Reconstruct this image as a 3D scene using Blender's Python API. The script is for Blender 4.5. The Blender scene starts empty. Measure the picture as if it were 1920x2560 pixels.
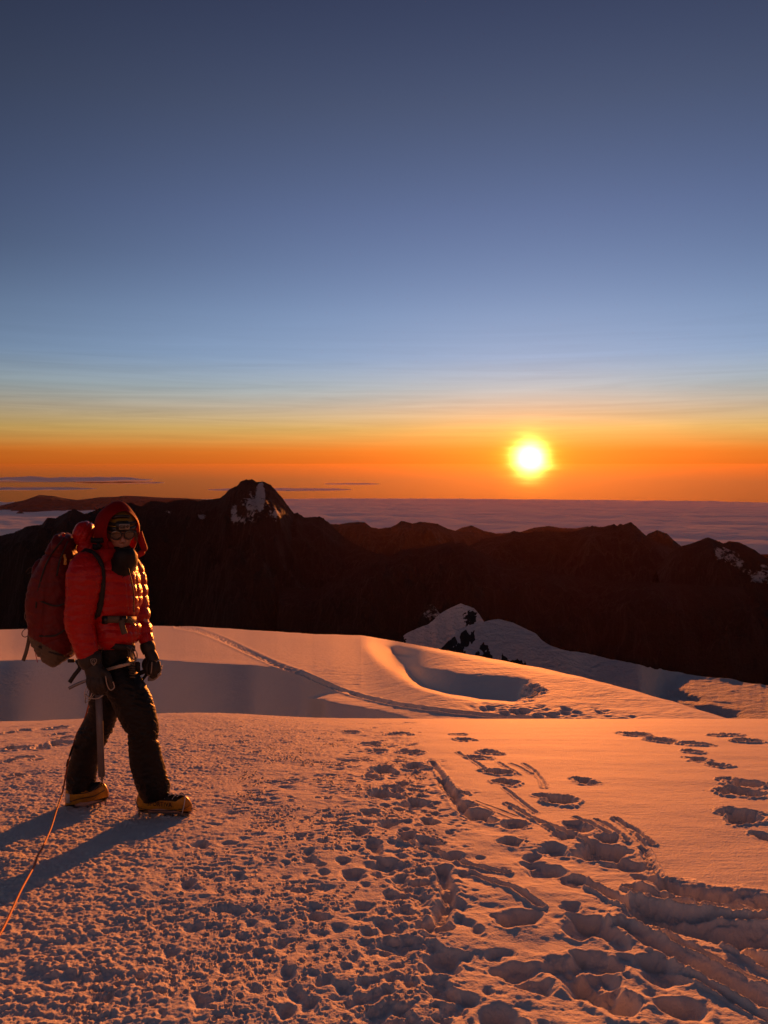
import bpy, bmesh, math, random
import numpy as np
from mathutils import Vector, Matrix
R = math.radians
sc = bpy.context.scene

# ------------------------------------------------------------------ camera, sky, sun, exposure
PITCH = 3.57
FPX = 1923.0
cam = bpy.data.cameras.new('camera'); co = bpy.data.objects.new('camera', cam); sc.collection.objects.link(co); sc.camera = co
cam.sensor_fit = 'VERTICAL'; cam.sensor_height = 36; cam.lens = 36*FPX/2560; cam.clip_start = .05; cam.clip_end = 1e6
co.rotation_euler = (R(90-PITCH), 0, 0)

SUN_EL, SUN_AZ = 0.42, 10.75
w = bpy.data.worlds.new('World'); sc.world = w; w.use_nodes = True
nt = w.node_tree; N = nt.nodes; L = nt.links; bg = N['Background']
def nd(t, **k):
    n = N.new(t)
    for a, b in k.items(): setattr(n, a, b)
    return n
def mth(op, a, b=None, c=None):
    n = nd('ShaderNodeMath', operation=op)
    for i, v in enumerate((a, b, c)):
        if v is None: continue
        if isinstance(v, (int, float)): n.inputs[i].default_value = v
        else: L.new(v, n.inputs[i])
    return n.outputs[0]
sky = nd('ShaderNodeTexSky', sky_type='NISHITA', sun_disc=False)
sky.sun_elevation = R(SUN_EL); sky.sun_rotation = R(SUN_AZ); sky.altitude = 5000; sky.air_density = 1; sky.dust_density = 1; sky.ozone_density = 1
tc = nd('ShaderNodeTexCoord'); sep = nd('ShaderNodeSeparateXYZ'); L.new(tc.outputs['Generated'], sep.inputs[0])
# grade of the sky by elevation (z = sine of the elevation)
ramp = nd('ShaderNodeValToRGB'); cr = ramp.color_ramp; cr.interpolation = 'LINEAR'
SKYGRADE = [(-.30,(.6,.5,.45)),(-.05,(.32,.18,.22)),(-.02,(.44,.22,.24)),(.0,(1.0,.29,.12)),(.017,(1.42,.41,.12)),(.044,(1.9,1.06,.50)),(.071,(1.95,1.32,1.14)),(.097,(1.84,1.62,1.78)),
            (.135,(1.70,1.70,2.26)),(.185,(1.80,1.76,2.32)),(.30,(1.58,1.42,1.98)),(.41,(1.33,1.11,1.44)),(.5,(1.0,.82,1.15)),(.9,(.7,.62,.75))]
for i, (e, c) in enumerate(SKYGRADE):
    p = (e+.3)/1.3
    el = cr.elements[0] if i == 0 else (cr.elements[-1] if i == len(SKYGRADE)-1 else cr.elements.new(p))
    el.position = p; el.color = (c[0]/2, c[1]/2, c[2]/2, 1)
L.new(mth('MULTIPLY', mth('ADD', sep.outputs[2], .3), 1/1.3), ramp.inputs[0])
mixm = nd('ShaderNodeMix', data_type='RGBA', blend_type='MULTIPLY'); mixm.inputs[0].default_value = 1
L.new(sky.outputs[0], mixm.inputs[6]); L.new(ramp.outputs[0], mixm.inputs[7])
# thin cirrus: long streaks low over the horizon
mp = nd('ShaderNodeMapping'); mp.inputs['Scale'].default_value = (2.2, 2.2, 60.0); mp.inputs['Rotation'].default_value = (0, R(-1.6), 0)
L.new(tc.outputs['Generated'], mp.inputs[0])
nz = nd('ShaderNodeTexNoise'); nz.inputs['Scale'].default_value = 1.6; nz.inputs['Detail'].default_value = 7; nz.inputs['Roughness'].default_value = .62; nz.inputs['Distortion'].default_value = .9
L.new(mp.outputs[0], nz.inputs[0])
band = mth('MULTIPLY', mth('SMOOTH_MIN', mth('MAXIMUM', mth('MULTIPLY', sep.outputs[2], 22.0), 0.0), 1.0, .3), mth('MAXIMUM', mth('SUBTRACT', 1.0, mth('MULTIPLY', sep.outputs[2], 5.2)), 0.0))
wisp = mth('ADD', 1.0, mth('MULTIPLY', mth('MULTIPLY', mth('SUBTRACT', nz.outputs[0], .5), .85), band))
# angle from the sun: the over-bright disc and its aureole
sd = (math.sin(R(SUN_AZ))*math.cos(R(SUN_EL)), math.cos(R(SUN_AZ))*math.cos(R(SUN_EL)), math.sin(R(SUN_EL)))
def vm(op, a, b=None):
    n = nd('ShaderNodeVectorMath', operation=op)
    for i, v in enumerate((a, b)):
        if v is None: continue
        if isinstance(v, tuple): n.inputs[i].default_value = v
        else: L.new(v, n.inputs[i])
    return n.outputs['Value'] if op in ('LENGTH', 'DOT_PRODUCT') else n.outputs['Vector']
dv = vm('SUBTRACT', tc.outputs['Generated'], sd)
mp2 = nd('ShaderNodeMapping'); mp2.inputs['Scale'].default_value = (9, 9, 70); L.new(tc.outputs['Generated'], mp2.inputs[0])
nz2 = nd('ShaderNodeTexNoise'); nz2.inputs['Scale'].default_value = 2.2; nz2.inputs['Detail'].default_value = 3; L.new(mp2.outputs[0], nz2.inputs[0])
jit = mth('ADD', .78, mth('MULTIPLY', nz2.outputs[0], .44))
dist = mth('MULTIPLY', mth('MULTIPLY', vm('LENGTH', dv), 180/math.pi), jit)     # degrees
def gau(sig, amp):
    q = mth('DIVIDE', dist, sig)
    return mth('MULTIPLY', mth('EXPONENT', mth('MULTIPLY', mth('MULTIPLY', q, q), -1.0)), amp)
dw = vm('LENGTH', vm('MULTIPLY', dv, (1.0, 1.0, 2.6)))                         # wide, flat glow
wide = mth('EXPONENT', mth('MULTIPLY', dw, -9.0))
def colmul(val, col):
    n = nd('ShaderNodeMix', data_type='RGBA', blend_type='MULTIPLY'); n.inputs[0].default_value = 1
    cb = nd('ShaderNodeCombineXYZ'); [L.new(val, cb.inputs[i]) for i in range(3)]
    L.new(cb.outputs[0], n.inputs[6]); n.inputs[7].default_value = (*col, 1); return n.outputs[2]
def addc(a, b):
    n = nd('ShaderNodeMix', data_type='RGBA', blend_type='ADD'); n.inputs[0].default_value = 1
    L.new(a, n.inputs[6]); L.new(b, n.inputs[7]); return n.outputs[2]
SKY = .05
# the sky dims away from the sun's side
lat = mth('SUBTRACT', mth('MULTIPLY', sep.outputs[0], math.cos(R(SUN_AZ))), mth('MULTIPLY', sep.outputs[1], math.sin(R(SUN_AZ))))
high = mth('MINIMUM', mth('MAXIMUM', mth('MULTIPLY', sep.outputs[2], 4.0), .12), 1.0)
dim = mth('SUBTRACT', 1.03, mth('MULTIPLY', mth('MINIMUM', mth('MULTIPLY', mth('MULTIPLY', lat, lat), 1.1), .4), high))
base = colmul(mth('MULTIPLY', wisp, dim), (2, 2, 2))
m3 = nd('ShaderNodeMix', data_type='RGBA', blend_type='MULTIPLY'); m3.inputs[0].default_value = 1
L.new(mixm.outputs[2], m3.inputs[6]); L.new(base, m3.inputs[7])
# the sky opposite a low sun is rosy
back = mth('MULTIPLY', mth('MAXIMUM', mth('MULTIPLY', sep.outputs[1], -1.0), 0.0), 1.0)
m4 = nd('ShaderNodeMix', data_type='RGBA', blend_type='MULTIPLY'); L.new(back, m4.inputs[0]); L.new(m3.outputs[2], m4.inputs[6]); m4.inputs[7].default_value = (3.2, 1.7, 1.15, 1); m4.clamp_result = False
tot = addc(m4.outputs[2], colmul(gau(.86, 3.0), (60, 34, 7)))
tot = addc(tot, colmul(gau(1.65, 1.0), (15, 5.0, .25)))
tot = addc(tot, colmul(wide, (9.0, 2.2, .1)))
L.new(tot, bg.inputs[0]); bg.inputs[1].default_value = SKY

sl = bpy.data.lights.new('sun', 'SUN'); so = bpy.data.objects.new('sun', sl); sc.collection.objects.link(so)
sl.energy = 2.85; sl.angle = R(0.55); sl.color = (1.0, .24, .035)
SE = 2.0      # the light comes a touch steeper than the flattened disc
so.rotation_euler = Vector((sd[0], sd[1], math.sin(R(SE)))).to_track_quat('Z', 'Y').to_euler()
sc.view_settings.view_transform = 'Standard'; sc.view_settings.look = 'None'; sc.view_settings.exposure = 1.0; sc.view_settings.gamma = 1
sc.cycles.max_bounces = 6; sc.cycles.volume_bounces = 1; sc.cycles.use_denoising = True

# ------------------------------------------------------------------ helpers
cP, sP = math.cos(R(PITCH)), math.sin(R(PITCH))
def ray(px, py):
    X = (np.asarray(px, float)-960)/FPX; V = (1280-np.asarray(py, float))/FPX
    return X, cP+V*sP, -sP+V*cP
def at(px, py, y):                      # a point seen at a pixel of the photo, y metres ahead
    X, Y, Z = ray(px, py); return Vector((float(X/Y*y), float(y), float(Z/Y*y)))
def h2(ix, iy, seed):
    n = (ix.astype(np.int64)*374761393 + iy.astype(np.int64)*668265263 + seed*1274126177) & 0xffffffff
    n = ((n ^ (n >> 13))*1274126177) & 0xffffffff
    n = ((n ^ (n >> 16))*2246822519) & 0xffffffff
    return ((n ^ (n >> 15)) & 0xffffff)/float(0x1000000)
def perlin(x, y, seed=0):
    x0 = np.floor(x); y0 = np.floor(y); fx = x-x0; fy = y-y0
    ux = fx*fx*fx*(fx*(fx*6-15)+10); uy = fy*fy*fy*(fy*(fy*6-15)+10)
    def g(i, j):
        a = h2(x0+i, y0+j, seed)*2*np.pi
        return np.cos(a)*(fx-i)+np.sin(a)*(fy-j)
    a = g(0, 0)*(1-ux)+g(1, 0)*ux; b = g(0, 1)*(1-ux)+g(1, 1)*ux
    return (a*(1-uy)+b*uy)*1.5
def fbm(x, y, o=4, seed=0, gain=.5, ridged=False):
    t = 0; a = 1; n = 0
    for i in range(o):
        p = perlin(x*2**i+i*17.3, y*2**i-i*9.1, seed+i)
        if ridged: p = 1-2*np.abs(p)
        t = t+a*p; n += a; a *= gain
    return t/n
def worley(x, y, seed=0, jit=.9):
    x0 = np.floor(x); y0 = np.floor(y); best = np.full(np.shape(x), 9.0)
    for i in (-1, 0, 1):
        for j in (-1, 0, 1):
            cx = x0+i; cy = y0+j
            dx = cx+.5+jit*(h2(cx, cy, seed)-.5)-x; dy = cy+.5+jit*(h2(cx, cy, seed+7)-.5)-y
            best = np.minimum(best, dx*dx+dy*dy)
    return np.sqrt(best)
def sst(a, b, x):
    t = np.clip((x-a)/(b-a), 0, 1); return t*t*(3-2*t)
def lin(pts, x):
    return np.interp(x, [p[0] for p in pts], [p[1] for p in pts])
def tag(o, label=None, cat=None, group=None, kind=None):
    for k, v in (('label', label), ('category', cat), ('group', group), ('kind', kind)):
        if v: o[k] = v
    return o
def link(name, me, mat=None, parent=None):
    o = bpy.data.objects.new(name, me); sc.collection.objects.link(o)
    if mat: me.materials.append(mat)
    if parent: o.parent = parent
    return o
def gridmesh(name, X, Y, Z, mat, attrs=None, parent=None):
    nr, nc = X.shape; me = bpy.data.meshes.new(name)
    me.vertices.add(nr*nc); me.vertices.foreach_set('co', np.stack([X, Y, Z], -1).astype(np.float32).ravel())
    i = np.arange((nr-1)*(nc-1)); r_, c_ = i//(nc-1), i % (nc-1); a = r_*nc+c_
    q = np.stack([a, a+1, a+nc+1, a+nc], -1).astype(np.int32)
    me.loops.add(q.size); me.loops.foreach_set('vertex_index', q.ravel())
    me.polygons.add(len(q)); me.polygons.foreach_set('loop_start', np.arange(0, q.size, 4, dtype=np.int32))
    me.update(calc_edges=True); me.shade_smooth()
    for k, v in (attrs or {}).items():
        at_ = me.attributes.new(k, 'FLOAT', 'POINT'); at_.data.foreach_set('value', np.asarray(v, np.float32).ravel())
    return link(name, me, mat, parent)
def polymask(px, py, poly, soft):      # 1 inside, soft edge of `soft` pixels
    P = np.array(poly, float); d = np.full(px.shape, 1e9); ins = np.zeros(px.shape, bool)
    for k in range(len(P)):
        a = P[k]; b = P[(k+1) % len(P)]; e = b-a; wx = px-a[0]; wy = py-a[1]
        t = np.clip((wx*e[0]+wy*e[1])/(e@e), 0, 1); d = np.minimum(d, np.hypot(wx-e[0]*t, wy-e[1]*t))
        c = ((a[1] > py) != (b[1] > py)) & (px < (b[0]-a[0])*(py-a[1])/(b[1]-a[1]+1e-12)+a[0]); ins ^= c
    sdv = np.where(ins, d, -d); return sst(-soft, soft, sdv)
def linedist(px, py, pts, sy=1.0):
    P = np.array(pts, float); d = np.full(px.shape, 1e9)
    for k in range(len(P)-1):
        a = P[k]; e = P[k+1]-a; wx = px-a[0]; wy = (py-a[1])
        t = np.clip((wx*e[0]+wy*e[1])/(e@e), 0, 1); d = np.minimum(d, np.hypot(wx-e[0]*t, (wy-e[1]*t)*sy))
    return d

# ------------------------------------------------------------------ materials
class Mat:
    def __init__(s, name):
        s.m = bpy.data.materials.new(name); s.m.use_nodes = True; s.t = s.m.node_tree; s.b = s.t.nodes['Principled BSDF']
    def n(s, t, **k):
        n = s.t.nodes.new(t); ins = k.pop('ins', {})
        for a, b in k.items(): setattr(n, a, b)
        for a, b in ins.items():
            if isinstance(b, bpy.types.NodeSocket): s.t.links.new(b, n.inputs[a])
            else: n.inputs[a].default_value = b
        return n
    def set(s, **k):
        for a, b in k.items():
            a = a.replace('_', ' ')
            if isinstance(b, bpy.types.NodeSocket): s.t.links.new(b, s.b.inputs[a])
            else: s.b.inputs[a].default_value = b
        return s
    def noise(s, scale, detail=3, rough=.5, vec=None):
        ins = {'Scale': scale, 'Detail': detail, 'Roughness': rough}
        ins['Vector'] = vec or s.n('ShaderNodeTexCoord').outputs['Object']
        return s.n('ShaderNodeTexNoise', ins=ins).outputs[0]
    def mix(s, f, a, b):
        n = s.n('ShaderNodeMix', data_type='RGBA')
        for i, v in ((0, f), (6, a), (7, b)):
            if isinstance(v, bpy.types.NodeSocket): s.t.links.new(v, n.inputs[i])
            else: n.inputs[i].default_value = v if i == 0 else (*v, 1)
        return n.outputs[2]
    def ramp(s, f, a, b):
        return s.n('ShaderNodeMapRange', ins={0: f, 1: a, 2: b}, interpolation_type='SMOOTHSTEP').outputs[0]
    def attr(s, name): return s.n('ShaderNodeAttribute', attribute_name=name).outputs['Fac']
    def bump(s, h, dist, strength=1.0):
        b = s.n('ShaderNodeBump', ins={'Height': h, 'Distance': dist, 'Strength': strength}); s.t.links.new(b.outputs[0], s.b.inputs['Normal']); return s
def snow_mat(name, scale, dist, col=(.80, .775, .73)):
    m = Mat(name); a = m.noise(scale, 4, .6)
    m.set(Base_Color=m.mix(m.noise(scale*.13, 3), tuple(c*.93 for c in col), col), Roughness=.75)
    m.b.inputs['Specular IOR Level'].default_value = .08
    m.bump(a, dist); return m
M_snow = snow_mat('snow_near', 95, .004).m
M_snowmid = snow_mat('snow_mid', 1.6, .10)
M_snowmid = M_snowmid.m
def rock_snow_mat(name, scale, rock=(.022, .019, .018), snow=(.75, .76, .8), invert=False):
    m = Mat(name); a = m.attr('snow'); nzz = m.noise(scale, 8, .7); 
    s_ = m.n('ShaderNodeMath', operation='ADD', ins={0: a, 1: nzz}).outputs[0]
    f = m.ramp(s_, .96, 1.10)
    rk = m.mix(m.noise(scale*2.5, 5, .6), rock, tuple(c*2.2 for c in rock))
    m.set(Base_Color=m.mix(f, rk, snow), Roughness=.8); m.b.inputs['Specular IOR Level'].default_value = .2
    m.bump(m.noise(scale*1.5, 8, .65), 1.2/scale*1.0)
    return m.m

# ------------------------------------------------------------------ foreground snow
def blur_(a, sig):
    n = int(sig*3); k = np.exp(-.5*(np.arange(-n, n+1)/sig)**2); k /= k.sum()
    p = np.pad(a, ((0, 0), (n, n)), 'edge'); out = np.zeros_like(a)
    for i, kk in enumerate(k): out += kk*p[:, i:i+a.shape[1]]
    return out
def zfg(x, y):
    z = -(1.42+.12*y+.00829*y*y)
    z = z+.11*np.exp(-((x+2.9)/1.5)**2-((y-11.3)/2.0)**2)-.05*sst(-3.5, -7, x)*sst(4, 9, y)
    return z
def ground_hit(px, py):
    X, Y, Z = ray(px, py); lo, hi = .8, 11.5
    for _ in range(50):
        m = (lo+hi)/2
        if Z/Y*m > zfg(X/Y*m, m): lo = m
        else: hi = m
    return float(X/Y*lo), float(lo)
az = np.concatenate([np.linspace(-62, -31, 70)[:-1], np.linspace(-31, 31, 1150), np.linspace(31, 62, 70)[1:]])*np.pi/180
lr = np.concatenate([np.linspace(np.log(.7), np.log(1.6), 40)[:-1], np.linspace(np.log(1.6), np.log(14.5), 1050), np.linspace(np.log(14.5), np.log(45), 60)[1:]])
AZ, LR = np.meshgrid(az, lr); RR = np.exp(LR); GX = np.sin(AZ)*RR; GY = np.cos(AZ)*RR
GZ = zfg(GX, GY)
gy_ = np.maximum(GY, .3)
# where each spot of ground lies in the photo (used only to lay out which ground is trodden)
den = GY*cP-GZ*sP; U = 960+FPX*GX/np.maximum(den, .1); Vv = 1280-FPX*(GY*sP+GZ*cP)/np.maximum(den, .1)
wob = fbm(GX*1.3, GY*1.3, 3, 5)
Uw = U+wob*130
gran = np.clip(1-sst(lin([(1780, 820), (1880, 760), (1960, 520), (2120, 400), (2300, 380), (2560, 330)], Vv)-90, lin([(1780, 980), (1880, 900), (1960, 640), (2120, 560), (2300, 560), (2560, 520)], Vv)+60, Uw), 0, 1)
gran *= 1-.75*(1-sst(60, 330, Uw))*(1-sst(1880, 1960, Vv))
smooth = sst(-40, 60, Uw-lin([(1780, 985), (1960, 1110), (2080, 1250), (2230, 1690), (2300, 2100), (2560, 2600)], Vv))
mid = np.clip(1-gran, 0, 1)*(1-smooth)
lowr = mid*sst(1000, 1180, Uw)*sst(2080, 2200, Vv)+.6*mid*sst(1050, 1200, Uw)*(1-sst(2080, 2200, Vv))            # softer, deeper relief at the lower right
h = np.zeros_like(GZ)
wx = GX+.012*fbm(GX*11, GY*11, 2, 31); wy = GY+.012*fbm(GX*11+50, GY*11, 2, 32)
# crusted grains
g1 = np.clip(.62-worley(wx/.030, wy/.026, 3), -.2, .6)
g2 = fbm(wx/.022, wy/.022, 3, 8); g3 = fbm(GX/.13, GY/.10, 3, 9)
g4 = np.clip(.55-worley(wx/.075, wy/.06, 13), -.2, .6)
h += gran*(.0125*g1*(.6+.8*g3)+.0065*g2+.010*g3+.014*g4*sst(-.3, .5, fbm(GX/.35, GY/.3, 2, 17)))
# trodden, wind-crusted strip
p1 = sst(.42, .12, worley(wx/.16+3, wy/.13, 21))*sst(-.15, .35, fbm(GX/.45, GY/.5, 2, 22))
p2 = sst(.45, .10, worley(wx/.075, wy/.055+9, 24))*sst(-.1, .35, fbm(GX/.26, GY/.3, 2, 25))
und = fbm(GX/.40, GY/.34, 4, 27, .5)
patchy = sst(-.25, .45, fbm(GX/.55, GY/.7, 3, 34)); calm = 1-.6*lowr
h += mid*calm*(-.018*p1-.012*p2)*(.35+.65*patchy)+mid*calm*((.0045*fbm(wx/.028, wy/.022, 3, 33, .6, ridged=True)+.0012*g2)*(.25+.75*patchy)+.003*fbm(wx/.05, wy/.035, 3, 28))+mid*.015*und*(1+.5*lowr)
h += mid*calm*.008*fbm(GX/.11, GY/.07, 3, 29, ridged=True)*sst(-.3, .3, fbm(GX/.7, GY/.7, 2, 30))
# calm wind-packed snow
h += smooth*(.012*fbm(GX/1.1+4, GY/.55, 3, 41)+.0016*fbm(GX/.12, GY/.03, 2, 42)+.0008*fbm(GX/.03, GY/.03, 2, 43))
h += smooth*.0012*fbm(GX/.012, GY/.012, 2, 45)
h += (1-smooth)*.02*fbm(GX/.9, GY/.8, 3, 44)
ring = np.zeros_like(h)
ws_ = 1-.25*np.clip(lowr, 0, 1)+.4*smooth
dxw = (.05*fbm(GX/.15, GY/.15, 3, 51)+.014*fbm(GX/.035, GY/.035, 2, 54))*ws_; dyw = (.05*fbm(GX/.15+40, GY/.15, 3, 52)+.014*fbm(GX/.035, GY/.035+8, 2, 55))*ws_
rimn = .9+.8*fbm(GX/.05, GY/.05, 3, 53)
hole = np.zeros_like(h)
def idx(a, v): return int(np.searchsorted(a, v))
def stamp(cx, cy, hx, hy, rot, depth, rim=.35, flat=.5, warp=1.0):
    """a print or pit: half sizes hx, hy (m), turned by rot, sunk by depth, with a crumbled rim"""
    R_ = max(hx, hy)*1.9+.05; r = math.hypot(cx, cy); a = math.atan2(cx, cy); da = R_/r
    c0, c1 = idx(az, a-da), idx(az, a+da); r0, r1 = idx(lr, math.log(max(r-R_, .1))), idx(lr, math.log(r+R_))
    if c1-c0 < 2 or r1-r0 < 2: return
    S = (slice(r0, r1), slice(c0, c1)); x = GX[S]-cx+dxw[S]*warp*min(1, R_*3.2); y = GY[S]-cy+dyw[S]*warp*min(1, R_*3.2)
    c, s = math.cos(rot), math.sin(rot); u = (x*c+y*s)/hx; v = (-x*s+y*c)/hy
    d = np.sqrt(u*u+v*v+1e-9)
    well = sst(1.0, flat, d)
    new = -depth*well*(1+.18*g3[S])
    hole[S] = np.minimum(hole[S], new)
    ring[S] = np.maximum(ring[S], rim*depth*np.exp(-((d-1.13)/.17)**2)*rimn[S]*(1 if r > 5 else .6))
rs = random.Random(17)
def stamp_px(px, py, wpx, hpx, tilt=0, k=.20, rim=.35, maxd=.13):
    x, y = ground_hit(px, py); _, y1 = ground_hit(px, py+hpx/2); _, y0 = ground_hit(px, max(py-hpx/2, 1800))
    hx = wpx/2*y/FPX; hy = max((y0-y1)/2, hx*.35)
    hy = min(hy, hx*1.25)
    if hx > .035:                        # heel, ball and slipped edge of the boot break the oval
        for _ in range(3):
            q_ = rs.uniform(.45, .75); an = rs.uniform(0, 2*math.pi)
            stamp(x+math.cos(an)*hx*.65, y+math.sin(an)*hy*.75, hx*q_, hy*q_*rs.uniform(.6, 1.1), rs.uniform(-1, 1), min(maxd, k*2*min(hx, hy)*1.3+.006)*rs.uniform(.45, 1.15), rim*.6, rs.uniform(.2, .7), 1.4)
        hx *= .86; hy *= .86
    stamp(x, y, hx, hy, R(tilt), min(maxd, k*(1.35 if y > 6 else 1)*2*min(hx, hy)*1.3+.006), rim*.5)
TR = [(1585,1836,72,12,-8),(1650,1852,70,12,-8),(1730,1860,72,26,0),(1748,1900,62,26,0),(1800,1914,62,20,0),(1816,1838,70,6,0),(1871,1853,80,8,0),(1877,1960,100,42,0),(1862,1983,110,26,0),(1865,2040,112,40,0),(1910,2090,60,30,0),(1735,1881,60,10,0),
      (1238,1930,66,40,0),(1269,1957,72,20,0),(1220,1880,60,30,0),(1190,1893,60,12,0),(1158,1850,50,16,0),(1150,1836,40,14,0),(1400,2002,92,62,0),(1456,1953,60,16,0),(1350,1990,44,16,0),(1072,2057,62,26,0),(1281,2063,82,30,0),(1195,2035,90,30,0),
      (1144,1985,56,34,0),(1165,2012,60,30,0),(1281,2107,66,36,0),(1447,2070,90,40,0),(1420,2093,60,26,0),(1490,2122,130,50,0),(1520,2100,60,22,0),(1558,2162,92,44,0),(1355,2176,96,56,0),(1423,2200,74,48,0),(1386,2119,80,36,0),(1607,2197,60,30,0),(1330,2140,50,22,0),
      (1127,2140,62,24,0),(1078,2204,50,24,0),(1120,2235,46,90,0),(1150,2262,60,26,0),(1084,2312,84,56,0),(1150,2300,46,50,0),(1300,2294,130,42,0),(1195,2322,44,24,0),(1429,2269,62,34,0),(1484,2322,150,56,-18),(1540,2350,80,40,-15),(1490,2402,130,56,-20),(1650,2432,138,92,0),
      (1576,2405,60,30,0),(1472,2462,140,70,-28),(1540,2505,110,40,-28),(1718,2525,140,70,-12),(1244,2543,140,66,-10),(1103,2395,130,48,0),(1165,2390,40,70,0),(1017,2359,90,60,-20),(1103,2482,76,60,0),(912,2457,42,38,0),(960,2380,50,44,0),(1130,2520,60,40,0),(1300,2420,140,34,-14),(1330,2470,120,34,-18),
      (584,2031,26,22,0),(498,2112,54,18,0),(746,2092,34,16,0),(770,2152,46,40,0),(712,2193,28,18,0),(885,2185,76,62,-30),(862,2150,40,30,0),(469,2210,56,24,0),(330,2222,42,14,0),(584,2199,44,26,0),(584,2277,96,16,0),(480,2317,54,18,0),(399,2315,40,20,0),(799,2294,62,20,0),(503,2505,60,34,0),(735,2488,64,44,0),
      (718,2439,60,24,0),(856,2471,50,26,0),(914,2462,46,30,0),(862,2511,60,20,0),(816,2450,40,22,0),(642,2390,38,30,0),(700,2360,50,26,0),(560,2420,40,24,0),(430,2380,44,20,0),(640,2480,34,30,0),(350,2440,50,18,0),(260,2500,50,22,0),(930,2110,60,36,0),(975,2060,66,32,0),(950,1990,70,26,0),(1010,1960,60,26,0),
      (960,1925,70,20,0),(1040,2010,66,30,0),(930,2030,56,26,0),(1010,2090,60,30,0),(905,2080,56,20,0),(1065,2100,60,26,0),(960,2160,80,40,0),(1010,2220,56,50,0),(905,2270,60,44,0),(955,2310,70,36,0),(1000,2200,60,26,0),(925,1860,50,12,0),(1000,1835,60,12,0),(880,1830,50,10,0),(950,1880,50,14,0),(1020,1880,56,14,0),
      (1040,1915,60,20,0),(930,1945,50,18,0),(640,1880,34,10,0),(600,1855,34,9,0),(310,1816,26,7,0),(145,1820,60,6,0),(60,1826,50,9,0),(20,1832,40,8,0),(150,1836,50,14,0),(165,1845,44,12,0),(40,1872,60,14,0),(110,1868,66,14,0),(150,1860,70,12,0),(60,1895,44,14,0),(96,1900,34,12,0),(20,1905,40,14,0),(45,1938,40,16,0),(15,1950,30,12,0)]
for (a_, b_, c_, d_, e_) in TR: stamp_px(a_, b_, c_*.98, d_*1.15, e_, k=.23 if b_ < 2150 else .19)
rnd = random.Random(4)
def scatter(n, fx, wr, kk=.2):           # boot and crampon marks along the beaten path
    for _ in range(n):
        t = rnd.random()**.75; py = 1806+t*760; px = fx(py, rnd)
        s_ = lin([(1800, .34), (1900, .5), (2050, .7), (2560, 1.15)], py)*rnd.uniform(*wr)
        stamp_px(px, py, 44*s_, 44*s_*rnd.uniform(.35, .7), rnd.uniform(-30, 30), kk*rnd.uniform(.6, 1.15), .4)
scatter(150, lambda y, r: r.gauss(lin([(1800, 985), (1900, 990), (2100, 985), (2560, 1010)], y), lin([(1800, 60), (2560, 130)], y)), (.5, 1.3))
scatter(110, lambda y, r: r.uniform(lin([(1800, 820), (2000, 620), (2560, 330)], y), lin([(1800, 1000), (2560, 1100)], y)), (.3, .9), .17)
def crampon_marks(n, fx):                # two rows of point holes, the shape of a crampon
    for _ in range(n):
        py = 1830+rnd.random()**.8*720; x, y = ground_hit(fx(py, rnd), py); ro = rnd.uniform(-.6, .6)
        for i in range(5):
            for s_ in (-1, 1):
                u, v = s_*(.036 if i != 2 else .026), (i-2)*.062+rnd.uniform(-.008, .008)
                stamp(x+u*math.cos(ro)-v*math.sin(ro), y+u*math.sin(ro)+v*math.cos(ro), .011, .016, ro, rnd.uniform(.010, .022), .5, .2, .25)
crampon_marks(150, lambda y, r: r.uniform(lin([(1800, 700), (2560, 150)], y), lin([(1800, 1050), (2560, 1150)], y)))
scatter(26, lambda y, r: r.uniform(1200, 1760) if y > 2330 else 1000, (.5, 1.2))
def blur2(a, sc_, sr):
    return blur_(blur_(a, sc_).T, sr).T
nearw = 1-sst(2.6, 5.5, RR)
hole = hole*(1-nearw)+blur2(hole, 3, 2)*nearw
inn = sst(0, .03, -hole)
h += inn*(.012*fbm(GX/.05, GY/.045, 3, 91, .6, ridged=True)+.012*fbm(GX/.11, GY/.11, 2, 92))*(.5+.9*sst(3, 7, RR))
h += hole
h += ring*np.clip(1+hole*30, 0, 1)
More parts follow.
